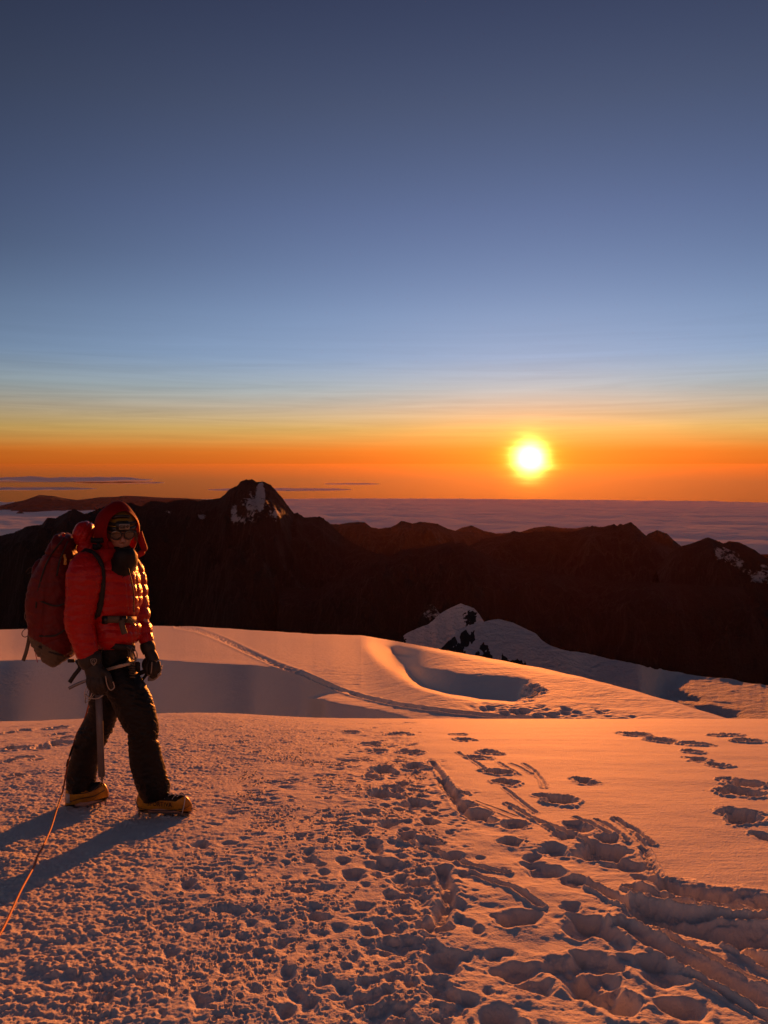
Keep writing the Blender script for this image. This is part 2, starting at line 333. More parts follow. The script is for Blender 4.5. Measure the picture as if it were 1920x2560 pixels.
# drag marks and ploughed grooves, each a polyline on the snow: (points in the photo, half width m, depth m, rim m)
GR = [([(1687,2223),(1760,2242),(1840,2250),(1960,2268)], .10, .065, .02),([(1640,2290),(1740,2318),(1830,2336),(1980,2356)], .13, .075, .02),([(1600,2262),(1700,2285),(1800,2290),(1960,2306)], .035, .03, .02),
      ([(1575,2220),(1680,2262),(1790,2275),(1940,2288)], .03, .028, .015),([(1560,2312),(1690,2390),(1800,2445),(1960,2535)], .045, .045, .02),([(1600,2308),(1720,2370),(1830,2425),(1960,2492)], .02, .02, .012),([(1660,2405),(1780,2470),(1930,2570)], .018, .016, .01),
      ([(1830,2365),(1900,2400),(1980,2450)], .03, .03, .02),([(1269,2008),(1330,2045),(1400,2075),(1480,2110)], .02, .018, .012),([(1290,2020),(1340,2052),(1390,2085)], .012, .012, .008),([(1440,2195),(1520,2235),(1600,2285)], .03, .03, .015),
      ([(1669,2223),(1640,2170),(1610,2110),(1570,2070),(1536,2046)], .016, .014, .008),([(1640,2190),(1618,2150),(1605,2120)], .022, .016, .008),([(1440,2042),(1480,2060),(1520,2085)], .020, .018, .008),([(1490,2048),(1530,2070),(1570,2105)], .018, .016, .008),([(1536,2046),(1580,2070),(1632,2110)], .018, .018, .008),
      ([(1189,2002),(1240,2020),(1293,2039)], .009, .010, .004),([(1184,2008),(1230,2027),(1280,2046)], .008, .008, .004),([(1245,1906),(1262,1915),(1300,1938)], .016, .012, .006),([(1275,1908),(1300,1918),(1330,1935)], .014, .012, .006),([(1310,1910),(1335,1925),(1355,1950),(1362,1970)], .018, .014, .008),
      ([(1145,1880),(1180,1900),(1215,1925)], .018, .014, .008),([(1100,1950),(1127,1985),(1160,2030),(1230,2052)], .05, .05, .012),([(1080,1905),(1110,1950),(1140,1990)], .028, .028, .01),([(1100,2290),(1122,2250),(1105,2170)], .045, .045, .015),([(1180,2180),(1290,2225),(1350,2265)], .02, .016, .01),
      ([(1010,2100),(1100,2130),(1180,2160),(1270,2180)], .02, .018, .01),([(1400,2415),(1470,2470),(1560,2520)], .07, .045, .015),([(1260,1970),(1300,2000),(1340,2030)], .016, .014, .006)]
for pts, hw, dp, rm in GR:
    W_ = np.array([ground_hit(min(p[0], 2000), min(p[1], 2559)) if p[0] < 2001 else ground_hit(*p) for p in pts])
    x0, x1 = W_[:, 0].min()-hw*3, W_[:, 0].max()+hw*3; y0, y1 = W_[:, 1].min()-hw*3, W_[:, 1].max()+hw*3
    r0 = idx(lr, math.log(max(.3, math.hypot(min(abs(x0), abs(x1)) if x0*x1 > 0 else 0, y0)))); r1 = idx(lr, math.log(math.hypot(max(abs(x0), abs(x1)), y1)))
    c0 = idx(az, min(math.atan2(x0, y0), math.atan2(x0, y1))); c1 = idx(az, max(math.atan2(x1, y0), math.atan2(x1, y1)))
    S = (slice(r0, r1), slice(c0, c1))
    d = linedist(GX[S]+dxw[S]*hw*9, GY[S]+dyw[S]*hw*9, W_)/(hw*(1+.25*g3[S]))
    h[S] += -.8*dp*sst(1.0, .25, d)*(1+.35*fbm(GX[S]/.09, GY[S]/.09, 2, 77))+sst(1.5, .8, d)*min(1, hw/.03)*.006*fbm(GX[S]/.035, GY[S]/.03, 3, 78, .6, ridged=True)+rm*np.exp(-((d-1.35)/.32)**2)*np.clip(rimn[S], .2, 1.3)*(.6 if hw > .04 else 1)
fade = 1-sst(16, 26, RR)
GZ = GZ+h*fade*(1-.35*sst(7, 12, RR))
foreground = gridmesh('snow_ground', GX, GY, GZ, M_snow)
tag(foreground, kind='structure')

# ------------------------------------------------------------------ snow fields beyond, each a sheet whose slope decides light and shade
def blurc(a, sig):
    if sig <= 0: return a
    n = int(sig*3); k = np.exp(-.5*(np.arange(-n, n+1)/sig)**2); k /= k.sum()
    p = np.pad(a, ((0, 0), (n, n)), 'edge'); out = np.zeros_like(a)
    for i, kk in enumerate(k): out += kk*p[:, i:i+a.shape[1]]
    return out
def field(name, cols, y0, crest, slope, r0, nrow, mat, disp=None, attrs=None, back=(1.6, .35), kind='structure', blur=0):
    yc = crest(cols); t = np.linspace(0, 1, nrow)[:, None]; PY = y0+(yc[None, :]-y0)*t; PX = np.broadcast_to(cols, PY.shape)
    X, Y, Z = ray(PX, PY); hd = np.hypot(X, Y); ta = -Z/hd
    s, darks = slope(PX, PY, yc[None, :]); s = np.minimum(s, ta-.03)
    da = -(ta[1:]-ta[:-1]); dl = da/np.maximum((ta-s)[1:], .03)
    ref = dl.copy(); off = np.zeros(PX.shape[1])
    for m_, sd_ in darks:                # a hollow: a hidden near side, then a wall that climbs and faces the viewer
        mm = m_[1:]; dd = da/(ta[1:]-sd_); lost = (np.maximum(ref-dd, 0)*mm); D_ = lost.sum(0)
        dl = dl*(1-mm)+np.minimum(dd, ref)*mm
        acc = np.zeros(PX.shape[1])
        for ri in range(len(dl)-1, -1, -1):
            acc += lost[ri]; hi, lo = m_[ri+1], m_[ri]
            f = np.where(hi > 1e-4, np.clip((hi-lo)/np.maximum(hi, 1e-4), 0, 1), 1.0); g = acc*f; dl[ri] += g; acc -= g
        off += acc
    dl = blurc(dl, blur)
    lnr = np.log(r0(PX[0], yc))[None, :]+blurc(off[None, :], max(blur, 1))+np.concatenate([np.zeros((1, PX.shape[1])), np.cumsum(dl, 0)], 0)
    r = np.exp(lnr); k = r/hd; x, y, z = X*k, Y*k, Z*k
    if disp is not None: z = z+disp(PX, PY, x, y, r)
    nb = 24; q = np.linspace(0, 1, nb+1)[1:, None]; rb = r[-1]*(1+(back[0]-1)*q); zb = z[-1]-(rb-r[-1])*(ta[-1]+back[1]*q)
    xb = x[-1]/r[-1]*rb; yb = y[-1]/r[-1]*rb
    A = {}
    for kx, fn in (attrs or {}).items():
        v = fn(PX, PY, x, y, z); A[kx] = np.concatenate([v, np.repeat(v[-1:], nb, 0)], 0)
    o = gridmesh(name, np.concatenate([x, xb]), np.concatenate([y, yb]), np.concatenate([z, zb]), mat, A)
    tag(o, kind=kind); return o
E_CREST = [(-700,1640),(-300,1588),(0,1574),(180,1569),(380,1565),(463,1565),(694,1579),(780,1585),(833,1586),(903,1588),(984,1602),(1099,1623),(1273,1655),(1447,1690),(1620,1736),(1736,1771),(1805,1792),(2000,1850)]
HOLLOW = [(-650,1900),(-650,1653),(250,1648),(330,1644),(480,1655),(640,1662),(760,1680),(845,1712),(835,1733),(790,1747),(950,1775),(1020,1792),(1020,1900)]
CRATER = [(1005,1663),(1060,1668),(1150,1680),(1230,1685),(1300,1690),(1335,1705),(1362,1727),(1335,1748),(1290,1757),(1200,1750),(1120,1738),(1050,1718),(1020,1690)]
POT = [(968,1616),(1000,1617),(1030,1632),(1012,1640),(985,1636)]
BRIGHT = [(925,1622),(985,1640),(1035,1680),(1050,1722),(1012,1706),(960,1665)]
TRAIL = [(440,1566),(490,1574),(530,1588),(572,1606),(625,1632),(690,1662),(755,1684),(800,1704),(850,1726),(910,1744),(1000,1764),(1100,1778),(1200,1788),(1300,1795),(1420,1802),(1600,1812)]
PAIR = [(1080,1724),(1180,1766),(1280,1778),(1400,1790)]
def s_E(px, py, yc):
    s = .19-.08*sst(900, 1150, px)+.015*fbm(px/240, py/60, 2, 61)
    s = s+.07*polymask(px, py, BRIGHT, 12)
    s = s+(.24-s)*(1-sst(0, 16, py-yc))
    return s, [(polymask(px, py, HOLLOW, 3), -.30), (polymask(px, py, CRATER, 5), -.07), (polymask(px, py, POT, 3), -.12)]
def d_E(px, py, x, y, r):
    d = linedist(px, py, TRAIL); w_ = lin([(1560, 4.5), (1620, 5.5), (1700, 4.5), (1790, 3)], py)
    n = fbm(x/.9, y/.9, 3, 63)
    z = -.22*np.exp(-(d/w_)**2)*(1+2.2*n)+.10*np.exp(-((d-w_*1.5)/w_/.5)**2)
    m = np.exp(-(linedist(px, py, PAIR)/16)**2)*sst(1150, 1220, px)+polymask(px, py, [(1220,1772),(1300,1764),(1460,1768),(1600,1786),(1560,1800),(1300,1795)], 8)
    z += m*(-.15*sst(.42, .15, worley(x/.9, y/2.0, 65))+.08*n)
    ru = polymask(px, py, [(0,1668),(60,1672),(150,1640),(230,1626),(160,1668),(90,1700),(40,1740),(0,1740)], 14)
    z += ru*.14*fbm(x/.8, y/.8, 4, 66, .6, ridged=True)
    z += .10*polymask(px, py, [(700,1650),(830,1660),(930,1690),(900,1730),(820,1700)], 20)*fbm(x/2.2, y/1.3, 3, 67)
    rg = polymask(px, py, [(1310,1712),(1345,1712),(1368,1728),(1330,1752),(1295,1757)], 8); z += rg*.35*fbm(x/1.0, y/1.4, 4, 68, .6, ridged=True)
    return z+.07*fbm(x/6, y/3, 3, 69)+.020*fbm(x/1.2, y/.6, 4, 70, .6)*(.5+sst(-.2, .5, fbm(x/9, y/7, 2, 171)))
field('snow_slope', np.linspace(-700, 2000, 1500), 1850, lambda c: lin(E_CREST, c)+1.2*fbm(c/60, c*0+3, 2, 71), s_E, lambda c, yc: 38+0*c, 420, M_snowmid, d_E, blur=6)

D_CREST = [(930,1700),(1000,1672),(1095,1628),(1112,1612),(1125,1597),(1140,1573),(1173,1564),(1200,1558),(1221,1552),(1246,1547),(1282,1555),(1312,1570),(1339,1583),(1352,1596),(1378,1615),(1402,1624),(1463,1633),(1535,1648),(1595,1663),(1643,1672),(1674,1678),(1734,1687),(1824,1699),(1920,1714),(2200,1765),(2700,1870)]
D_LIT = [(1619,1734),(1655,1712),(1698,1692),(1760,1696),(1850,1705),(1930,1716),(2300,1790),(2300,1900),(1640,1900)]
D_DARK = [[(1655,1735),(1672,1724),(1710,1727),(1750,1740),(1764,1752),(1740,1758),(1700,1751)],[(1764,1751),(1830,1754),(1832,1763),(1790,1760)],[(1720,1760),(1790,1762),(1850,1775),(1870,1796),(1780,1800)]]
ROCKS = [(1119,1621,20,26),(1146,1630,22,22),(1161,1597,14,26),(1176,1594,14,20),(1209,1618,11,16),(1218,1642,15,15),(1261,1651,11,14),(1285,1660,10,10),(1300,1657,15,11),(1195,1640,10,12),(1108,1640,12,14),(1135,1605,10,14)]
def s_D(px, py, yc):
    lit = polymask(px, py, D_LIT, 12)
    s = -.36+.08*fbm(px/60, py/50, 3, 72)+.14*sst(1380, 1500, px)+.10*fbm(px/14, py/40, 3, 79)*(1-sst(1330, 1420, px))
    s = s+(.08-s)*lit
    return s, [(polymask(px, py, p, 3), -.2) for p in D_DARK]
def a_D(px, py, x, y, z):
    a = np.ones(px.shape)
    n = fbm(px/9, py/16, 3, 73)
    for (a_, b_, c_, d_) in ROCKS:
        dd = np.sqrt(((px-a_)/c_)**2+((py-b_)/d_)**2); a = np.minimum(a, sst(.35, 1.25, dd+n*.9))
    return a
M_crag = rock_snow_mat('snow_with_rock', .35)
field('snow_ridge', np.linspace(920, 2600, 900), 1840, lambda c: lin(D_CREST, c)+1.5*fbm(c/23, c*0+8, 3, 74), s_D, lambda c, yc: 150+0*c, 260, M_crag,
      lambda px, py, x, y, r: .5*fbm(x/9, y/9, 4, 75), {'snow': a_D}, back=(1.25, .8), blur=7)
P_CREST = [(930,1660),(965,1625),(998,1601),(1016,1582),(1045,1568),(1071,1558),(1101,1533),(1125,1521),(1152,1511),(1170,1516),(1185,1519),(1198,1537),(1209,1555),(1240,1600),(1270,1640),(1300,1680)]
field('snow_peak', np.linspace(930, 1300, 330), 1720, lambda c: lin(P_CREST, c)+1.3*fbm(c/14, c*0+1, 3, 76), lambda px, py, yc: (-.6+.12*fbm(px/25, py/50, 3, 78), []), lambda c, yc: 300+0*c, 160, M_crag,
      lambda px, py, x, y, r: 1.2*fbm(x/20, y/20, 4, 77),
      {'snow': lambda px, py, x, y, z: np.minimum(sst(.5, 1.2, np.sqrt(((px-1176)/17)**2+((py-1546)/22)**2)+.8*fbm(px/9, py/9, 3, 81)), sst(.4, 1.3, np.sqrt(((px-1000)/16)**2+((py-1600)/12)**2)+.9*fbm(px/7, py/7, 3, 82)))}, back=(1.2, .9))
M_out = rock_snow_mat('dark_rock', .12)
field('rock_outcrop', np.linspace(1020, 1140, 150), 1640, lambda c: lin([(1020,1620),(1045,1560),(1050,1540),(1056,1527),(1065,1517),(1078,1510),(1088,1516),(1095,1526),(1104,1534),(1140,1570)], c)+2*fbm(c/9, c*0, 3, 83), lambda px, py, yc: (-.8+.2*fbm(px/12, py/16, 3, 84), []), lambda c, yc: 380+0*c, 110, M_out,
      lambda px, py, x, y, r: 2.5*fbm(x/14, y/14, 4, 85), {'snow': lambda px, py, x, y, z: .44*sst(1045, 1060, px)*(1-sst(1545, 1565, py))}, back=(1.15, 1))

# ------------------------------------------------------------------ mountain ranges
def box(px, py, cx, cy, rx, ry): return np.exp(-((px-cx)/rx)**2-((py-cy)/ry)**2)
def range_(name, pts, dist, depth, drop, seed, mat, x0, x1, n=700, rough=3.0, snow=None, power=1.0):
    cols = np.linspace(x0, x1, n); yc = lin(pts, cols)+rough*(.5*fbm(cols/26, cols*0+seed, 4, seed, .6)-.8*np.abs(fbm(cols/11, cols*0+seed, 3, seed+1, .6)))
    D = dist*(1+.10*fbm(cols/300, cols*0+5, 2, seed+3))
    X, Y, Z = ray(cols, yc); k = D/Y; xc, yc_, zc = X*k, Y*k, Z*k; ua = X/Y
    t = np.concatenate([-np.linspace(1, 0, 110)[:-1]**1.5, np.linspace(0, 1, 30)**1.3])[:, None]
    yy = yc_[None]+t*depth; xx = xc[None]+ (yy-yc_[None])*ua[None]*.6
    at_ = np.abs(t); zz = zc[None]-drop*np.where(t < 0, at_**power, at_*1.1)
    rg = fbm(xx/(depth*.22), yy/(depth*.35), 6, seed+9, .55, ridged=True)
    zz = zz+drop*.20*(rg-.4)*sst(.01, .15, at_)+drop*.014*fbm(xx/(depth*.05), yy/(depth*.06), 4, seed+19, .6, ridged=True)*sst(0, .04, at_)
    den = yy*cP-zz*sP; PX = 960+FPX*xx/den; PY = 1280-FPX*(yy*sP+zz*cP)/den
    sn = snow(PX, PY, rg) if snow is not None else np.zeros_like(xx)
    o = gridmesh(name, xx, yy, zz, mat, {'snow': sn}); tag(o, kind='structure'); return o
A_C = [(-500,1420),(-200,1375),(0,1340),(36,1332),(66,1317),(105,1312),(118,1294),(139,1296),(172,1278),(187,1273),(199,1279),(211,1286),(241,1275),(280,1262),(316,1258),(331,1258),(350,1266),(371,1255),(392,1252),(416,1257),(440,1251),(476,1249),(494,1254),(524,1249),(549,1246),(561,1236),(573,1224),(591,1217),(603,1204),(615,1198),(622,1200),(630,1198),(642,1205),(660,1204),(678,1214),(693,1231),(708,1248),(723,1269),(735,1284),(745,1284),(760,1293),(802,1293),(823,1308),(841,1324),(862,1347),(904,1368),(934,1382),(964,1392),(1000,1402),(1100,1440),(1300,1500)]
def snowA(px, py, rg):
    s = .58*box(px, py, 652, 1230, 10, 30)+.50*box(px, py, 632, 1255, 44, 46)+.5*box(px, py, 585, 1280, 10, 20)+.46*box(px, py, 690, 1285, 22, 22)+.55*box(px, py, 502, 1292, 20, 10)+.42*box(px, py, 420, 1280, 16, 10)+.4*box(px, py, 600, 1305, 40, 12)
    return np.minimum(s*1.05+.12*(rg), .66)
M_mt = rock_snow_mat('mountain_rock', .07, (.014, .012, .012), (.55, .55, .58))
range_('mountain_range_near', A_C, 2300, 1500, 900, 100, M_mt, -500, 1300, 1000, 5.0, snowA)
C_C = [(800,1470),(880,1425),(920,1397),(944,1387),(974,1391),(1010,1373),(1053,1369),(1101,1361),(1125,1354),(1140,1360),(1155,1356),(1185,1372),(1230,1395),(1300,1420),(1500,1450),(1700,1460),(2400,1500)]
range_('mountain_spur', C_C, 1900, 1000, 600, 120, M_mt, 700, 2400, 700, 3)
C2 = [(1080,1440),(1140,1380),(1179,1362),(1209,1347),(1258,1338),(1285,1327),(1306,1332),(1342,1330),(1378,1327),(1402,1332),(1432,1329),(1463,1322),(1481,1315),(1499,1319),(1535,1311),(1543,1314),(1550,1309),(1558,1312),(1577,1306),(1589,1315),(1601,1326),(1613,1338),(1631,1350),(1680,1372),(1760,1400),(1900,1440),(2300,1500)]
range_('mountain_range_right', C2, 2900, 1500, 850, 140, M_mt, 1060, 2300, 700, 4)
C3 = [(1560,1400),(1600,1352),(1619,1336),(1631,1331),(1643,1325),(1655,1330),(1667,1334),(1683,1350),(1704,1366),(1760,1390),(1850,1420)]
range_('mountain_crag', C3, 3600, 900, 600, 150, M_mt, 1560, 1850, 200, 4)
C4 = [(1640,1420),(1680,1380),(1704,1366),(1740,1355),(1770,1343),(1788,1350),(1809,1359),(1824,1353),(1848,1356),(1866,1365),(1884,1374),(1920,1398),(2000,1400),(2100,1430),(2500,1480)]
def snowC(px, py, rg):
    s = .5*polymask(px, py, [(1782,1368),(1812,1362),(1850,1380),(1880,1400),(1960,1420),(1960,1462),(1880,1462),(1862,1440),(1820,1412),(1785,1398)], 10)*(1-.9*polymask(px, py, [(1855,1385),(1885,1395),(1900,1425),(1870,1420)], 6)) 
    return np.minimum(s+.10*rg, .60)
range_('mountain_range_snowy', C4, 2100, 1000, 700, 160, M_mt, 1640, 2500, 500, 3, snowC)
B_C = [(700,1380),(780,1330),(823,1310),(844,1311),(868,1308),(892,1305),(912,1306),(928,1318),(946,1322),(977,1318),(990,1312),(1003,1303),(1010,1303),(1031,1309),(1048,1305),(1065,1306),(1095,1310),(1119,1322),(1143,1328),(1179,1330),(1221,1339),(1300,1370),(1400,1400)]
range_('mountain_range_far', B_C, 5200, 1800, 900, 180, M_mt, 700, 1400, 500, 2.5)
B2 = [(1100,1345),(1155,1319),(1179,1314),(1209,1327),(1240,1334),(1300,1330),(1336,1319),(1372,1315),(1402,1320),(1440,1321),(1469,1316),(1520,1330),(1600,1350)]
range_('hills_far', B2, 6400, 1500, 700, 190, M_mt, 1100, 1600, 300, 2)
H_C = [(-300,1262),(-100,1268),(0,1264),(63,1250),(99,1237),(138,1241),(163,1246),(193,1250),(253,1243),(290,1242),(313,1239),(355,1241),(407,1244),(452,1245),(560,1252),(700,1258)]
range_('hills_hazy', H_C, 15000, 2500, 300, 200, M_mt, -300, 700, 400, 1.6)

# ------------------------------------------------------------------ valley floor, sea of cloud, air
RE = 6.2e5
va = np.linspace(-75, 75, 120)*np.pi/180; vr = np.exp(np.linspace(math.log(60), math.log(68000), 160))
VA, VR = np.meshgrid(va, vr)
gridmesh('valley_floor', np.sin(VA)*VR, np.cos(VA)*VR, -200-900*sst(200, 2500, VR)-VR**2/2/RE+30*fbm(np.sin(VA)*VR/900, np.cos(VA)*VR/900, 4, 210), Mat('valley_ground').set(Base_Color=(.03, .028, .026, 1), Roughness=.9).m)['kind'] = 'structure'
ca = np.linspace(-44, 44, 1250)*np.pi/180; q = np.linspace(0, 1, 760); cr_ = np.exp(math.log(5200)+(math.log(44000)-math.log(5200))*(q*.8+.2*q*q))
CA, CR = np.meshgrid(ca, cr_); X, Y = np.sin(CA)*CR, np.cos(CA)*CR
wx_ = X+60*fbm(X/420, Y/420, 3, 221); wy_ = Y+60*fbm(X/420+9, Y/420, 3, 222)
puff = np.power(np.clip(1-(worley(wx_/900, wy_/1050, 223)/.8)**2, 0, 1), 1)
puff2 = np.power(np.clip(1-(worley(wx_/330, wy_/380, 224)/.8)**2, 0, 1), 1)
puff3 = np.power(np.clip(1-(worley(wx_/120, wy_/130, 225)/.8)**2, 0, 1), 1)
Z = -600-CR**2/2/RE+27*puff+8*puff2+3*puff3+14*fbm(X/1500, Y/1900, 2, 226)+14*fbm(X/3000, Y/5200, 3, 227)+75*fbm(X/9000, Y/2600, 3, 228)*sst(14000, 26000, CR)-70
pxc = 960+FPX*np.tan(CA)/cP
edge = lin([(-600,9200),(0,9500),(210,9700),(300,8400),(700,7600),(900,6200),(1300,7300),(1500,7500),(1920,7350),(2600,7400)], pxc)+500*fbm(X/1400, Y/1400, 4, 229)
Z = Z-60*sst(0, -240, CR-edge)
mc = Mat('cloud_white'); mc.set(Base_Color=(.94, .91, .88, 1), Roughness=1); mc.b.inputs['Specular IOR Level'].default_value = 0
cs = gridmesh('cloud_sea', X, Y, Z, mc.m)
cbm = bmesh.new(); cbm.from_mesh(cs.data); gone = (CR < edge-230).ravel()
bmesh.ops.delete(cbm, geom=[v for v in cbm.verts if gone[v.index]], context='VERTS'); cbm.to_mesh(cs.data); cbm.free()
tag(cs, kind='structure')
# flat streaks of cloud floating above the far deck
bm = bmesh.new()
for (px, py, wpx, hpx, dd) in [(120,1200,260,5,30000),(300,1207,110,2.2,31000),(40,1222,200,2.5,28000),(-60,1262,150,5,15500),(880,1210,70,1.5,33000),(700,1224,180,1.8,30000)]:
    c = at(px, py, dd); a = wpx*dd/FPX; b = hpx*dd/FPX; n0 = len(bm.verts)
    r_ = bmesh.ops.create_icosphere(bm, subdivisions=5, radius=1)
    for v in r_['verts']:
        nn = float(fbm(np.array([v.co.x*3+px]), np.array([v.co.y*3+py]), 3, 230)[0])
        v.co = Vector((c.x+v.co.x*a, c.y+v.co.y*a*.5, c.z+v.co.z*b*(1+.8*nn)+b*.8*nn))
me = bpy.data.meshes.new('cloud_streaks'); bm.to_mesh(me); bm.free(); me.shade_smooth()
tag(link('cloud_streaks', me, mc.m), 'thin flat streaks of dusky cloud above the far cloud deck', 'clouds', None, 'stuff')
# the air
bm = bmesh.new(); bmesh.ops.create_cube(bm, size=1)
ztop, zbot = 4.0, -2700.0
for v in bm.verts: v.co = Vector((v.co.x*110000, v.co.y*90000, (ztop if v.co.z > 0 else zbot)))
me = bpy.data.meshes.new('haze'); bm.to_mesh(me); bm.free()
mh = bpy.data.materials.new('haze_air'); mh.use_nodes = True; mh.node_tree.nodes.clear()
pv = mh.node_tree.nodes.new('ShaderNodeVolumePrincipled'); ou = mh.node_tree.nodes.new('ShaderNodeOutputMaterial'); mh.node_tree.links.new(pv.outputs[0], ou.inputs['Volume'])
pv.inputs['Color'].default_value = (.85, .42, .30, 1); pv.inputs['Density'].default_value = 1.7e-6; pv.inputs['Anisotropy'].default_value = .66
tag(link('haze', me, mh), 'thin warm haze lying over the valleys and clouds', 'haze', None, 'stuff')

# ------------------------------------------------------------------ the climber
FOOT = ground_hit(412, 2035); Y0 = FOOT[1]+.05; DREAR = ground_hit(215, 2018)[1]-Y0; print('Y0', Y0, DREAR); PXM = Y0/FPX          # metres per photo pixel where he stands
BASE = at(300, 2035, Y0)
def P(px, py, d=0.0): return at(px, py, Y0+d)
def local(me, base=None):
    me.transform(Matrix.Translation(-(base or BASE))); return me
def fabric(name, col, rough=.5, scale=260, dist=.0006, spec=.4, col2=None, sheen=0):
    m = Mat(name); m.set(Base_Color=m.mix(m.ramp(m.noise(14, 4, .6), .35, .65), col, col2 or tuple(c*.78 for c in col)), Roughness=rough)
    m.b.inputs['Specular IOR Level'].default_value = spec
    if sheen: m.b.inputs['Sheen Weight'].default_value = sheen
    m.bump(m.noise(scale, 3), dist); return m.m
def nylon(name, col, rough=.33, crease=.004):
    m = Mat(name); tcx = m.n('ShaderNodeTexCoord'); mpn = m.n('ShaderNodeMapping', ins={0: tcx.outputs['Object'], 3: (26, 26, 70)})
    nn = m.noise(1.0, 5, .62, mpn.outputs[0]); m.set(Base_Color=m.mix(nn, col, tuple(c*.7 for c in col)), Roughness=rough)
    m.b.inputs['Specular IOR Level'].default_value = .3; m.bump(nn, crease); return m.m
M_down = nylon('red_down_nylon', (.46, .007, .006), .28)
M_shell = fabric('red_shell_cloth', (.38, .005, .005), .62, 300, .0004, .25)
M_pack = fabric('dark_red_pack_cloth', (.13, .005, .005), .55, 300, .0006, .3)
M_black = fabric('black_cloth', (.006, .005, .005), .6, 200, .001, .3)
M_trous = nylon('black_trouser_nylon', (.006, .005, .005), .5, .003)
M_trous.node_tree.nodes['Principled BSDF'].inputs['Specular IOR Level'].default_value = .22
M_strap = fabric('black_webbing', (.02, .017, .015), .6, 500, .0005, .3)
M_khaki = fabric('khaki_webbing', (.10, .075, .05), .6, 400, .0005, .3)
M_glove = fabric('olive_black_glove', (.026, .021, .016), .55, 220, .0008, .35)
M_cream = fabric('pale_leather', (.42, .34, .26), .6, 300, .0004, .35)
M_skin = Mat('skin').set(Base_Color=(.42, .20, .13, 1), Roughness=.5).m
M_yel = fabric('yellow_rubber', (.52, .23, .010), .38, 120, .0006, .5, (.34, .13, .008))
M_gold = Mat('gold_helmet').set(Base_Color=(.42, .26, .03, 1), Roughness=.22).m
M_gloss = Mat('black_plastic').set(Base_Color=(.012, .012, .012, 1), Roughness=.3).m
M_metal = Mat('grey_metal').set(Base_Color=(.20, .19, .19, 1), Roughness=.35, Metallic=.85).m
M_alu = fabric('grey_anodised_shaft', (.14, .12, .12), .42, 60, .0002, .5)
M_lens = Mat('mirror_lens').set(Base_Color=(.12, .105, .09, 1), Roughness=.2, Metallic=.9).m
M_grey = fabric('grey_plastic', (.30, .26, .22), .45, 80, .0002, .5)
M_hair = Mat('light_brown_hair').set(Base_Color=(.18, .10, .05, 1), Roughness=.45).m
M_white = fabric('worn_white', (.55, .50, .46), .6, 150, .0004, .4)
M_rope = None
def cr(pts, n):
    """Catmull-Rom through rows of numbers"""
    A = np.array(pts, float); out = []
    for i in range(len(A)-1):
        p0, p1, p2, p3 = A[max(i-1, 0)], A[i], A[i+1], A[min(i+2, len(A)-1)]
        for t in np.linspace(0, 1, n, endpoint=False):
            out.append(.5*((2*p1)+(-p0+p2)*t+(2*p0-5*p1+4*p2-p3)*t*t+(-p0+3*p1-3*p2+p3)*t**3))
    out.append(A[-1]); return np.array(out)
def loft(bm, rows, n=6, seg=28, sq=1.0, caps=True, smooth=True, fn=None):
    """rows: (px, py, d, half width px across the path, half depth m). Rings stand across the path."""
    A = cr(rows, n) if smooth else np.array(rows, float)
    C = [P(r[0], r[1], r[2]) for r in A]; rings = []; tot_ = 0
    for i, c in enumerate(C):
        t = (C[min(i+1, len(C)-1)]-C[max(i-1, 0)]).normalized(); dv_ = Vector((0, 1, 0)); dv_ = (dv_-t*dv_.dot(t)).normalized(); s = t.cross(dv_).normalized()
        if i: tot_ += (c-C[i-1]).length
        ring = []
        for k in range(seg):
            a = 2*math.pi*k/seg; ca_, sa_ = math.cos(a), math.sin(a)
            ca_ = math.copysign(abs(ca_)**sq, ca_); sa_ = math.copysign(abs(sa_)**sq, sa_)
            g = 1+(fn(tot_, a) if fn else 0)
            ring.append(bm.verts.new(c+s*(ca_*A[i][3]*PXM*g)+dv_*(sa_*A[i][4]*g)))
        rings.append(ring)
    for a, b in zip(rings, rings[1:]):
        for k in range(seg): bm.faces.new((a[k], a[(k+1) % seg], b[(k+1) % seg], b[k]))
    if caps:
        bm.faces.new(rings[0][::-1]); bm.faces.new(rings[-1])
def tube(bm, pts, r, seg=8, n=6, smooth=True, flat=1.0, up=None):
    """pts: world points; r metres (number or list)"""
    rr = [r]*len(pts) if isinstance(r, (int, float)) else r
    A = [(*p, q) for p, q in zip(pts, rr)]; A = cr(A, n) if smooth and len(A) > 2 else np.array(A)
    rings = []; prev = Vector(up) if up else Vector((0, 1, .1))
    for i in range(len(A)):
        t = (Vector(A[min(i+1, len(A)-1)][:3])-Vector(A[max(i-1, 0)][:3])).normalized()
        u = (prev-t*prev.dot(t)); u = u.normalized() if u.length > 1e-4 else t.orthogonal().normalized(); prev = u; v = t.cross(u)
        rings.append([bm.verts.new(Vector(A[i][:3])+u*math.cos(a)*A[i][3]*flat+v*math.sin(a)*A[i][3]) for a in [2*math.pi*k/seg for k in range(seg)]])
    for a, b in zip(rings, rings[1:]):
        for k in range(seg): bm.faces.new((a[k], a[(k+1) % seg], b[(k+1) % seg], b[k]))
    bm.faces.new(rings[0][::-1]); bm.faces.new(rings[-1])
def ell(bm, c, rx, ry, rz, rot=None, sub=3):
    r_ = bmesh.ops.create_icosphere(bm, subdivisions=sub, radius=1)
    M = Matrix.Translation(c) @ (rot.to_4x4() if rot else Matrix.Identity(4)) @ Matrix.Diagonal((rx, ry, rz, 1))
    bmesh.ops.transform(bm, matrix=M, verts=r_['verts'])
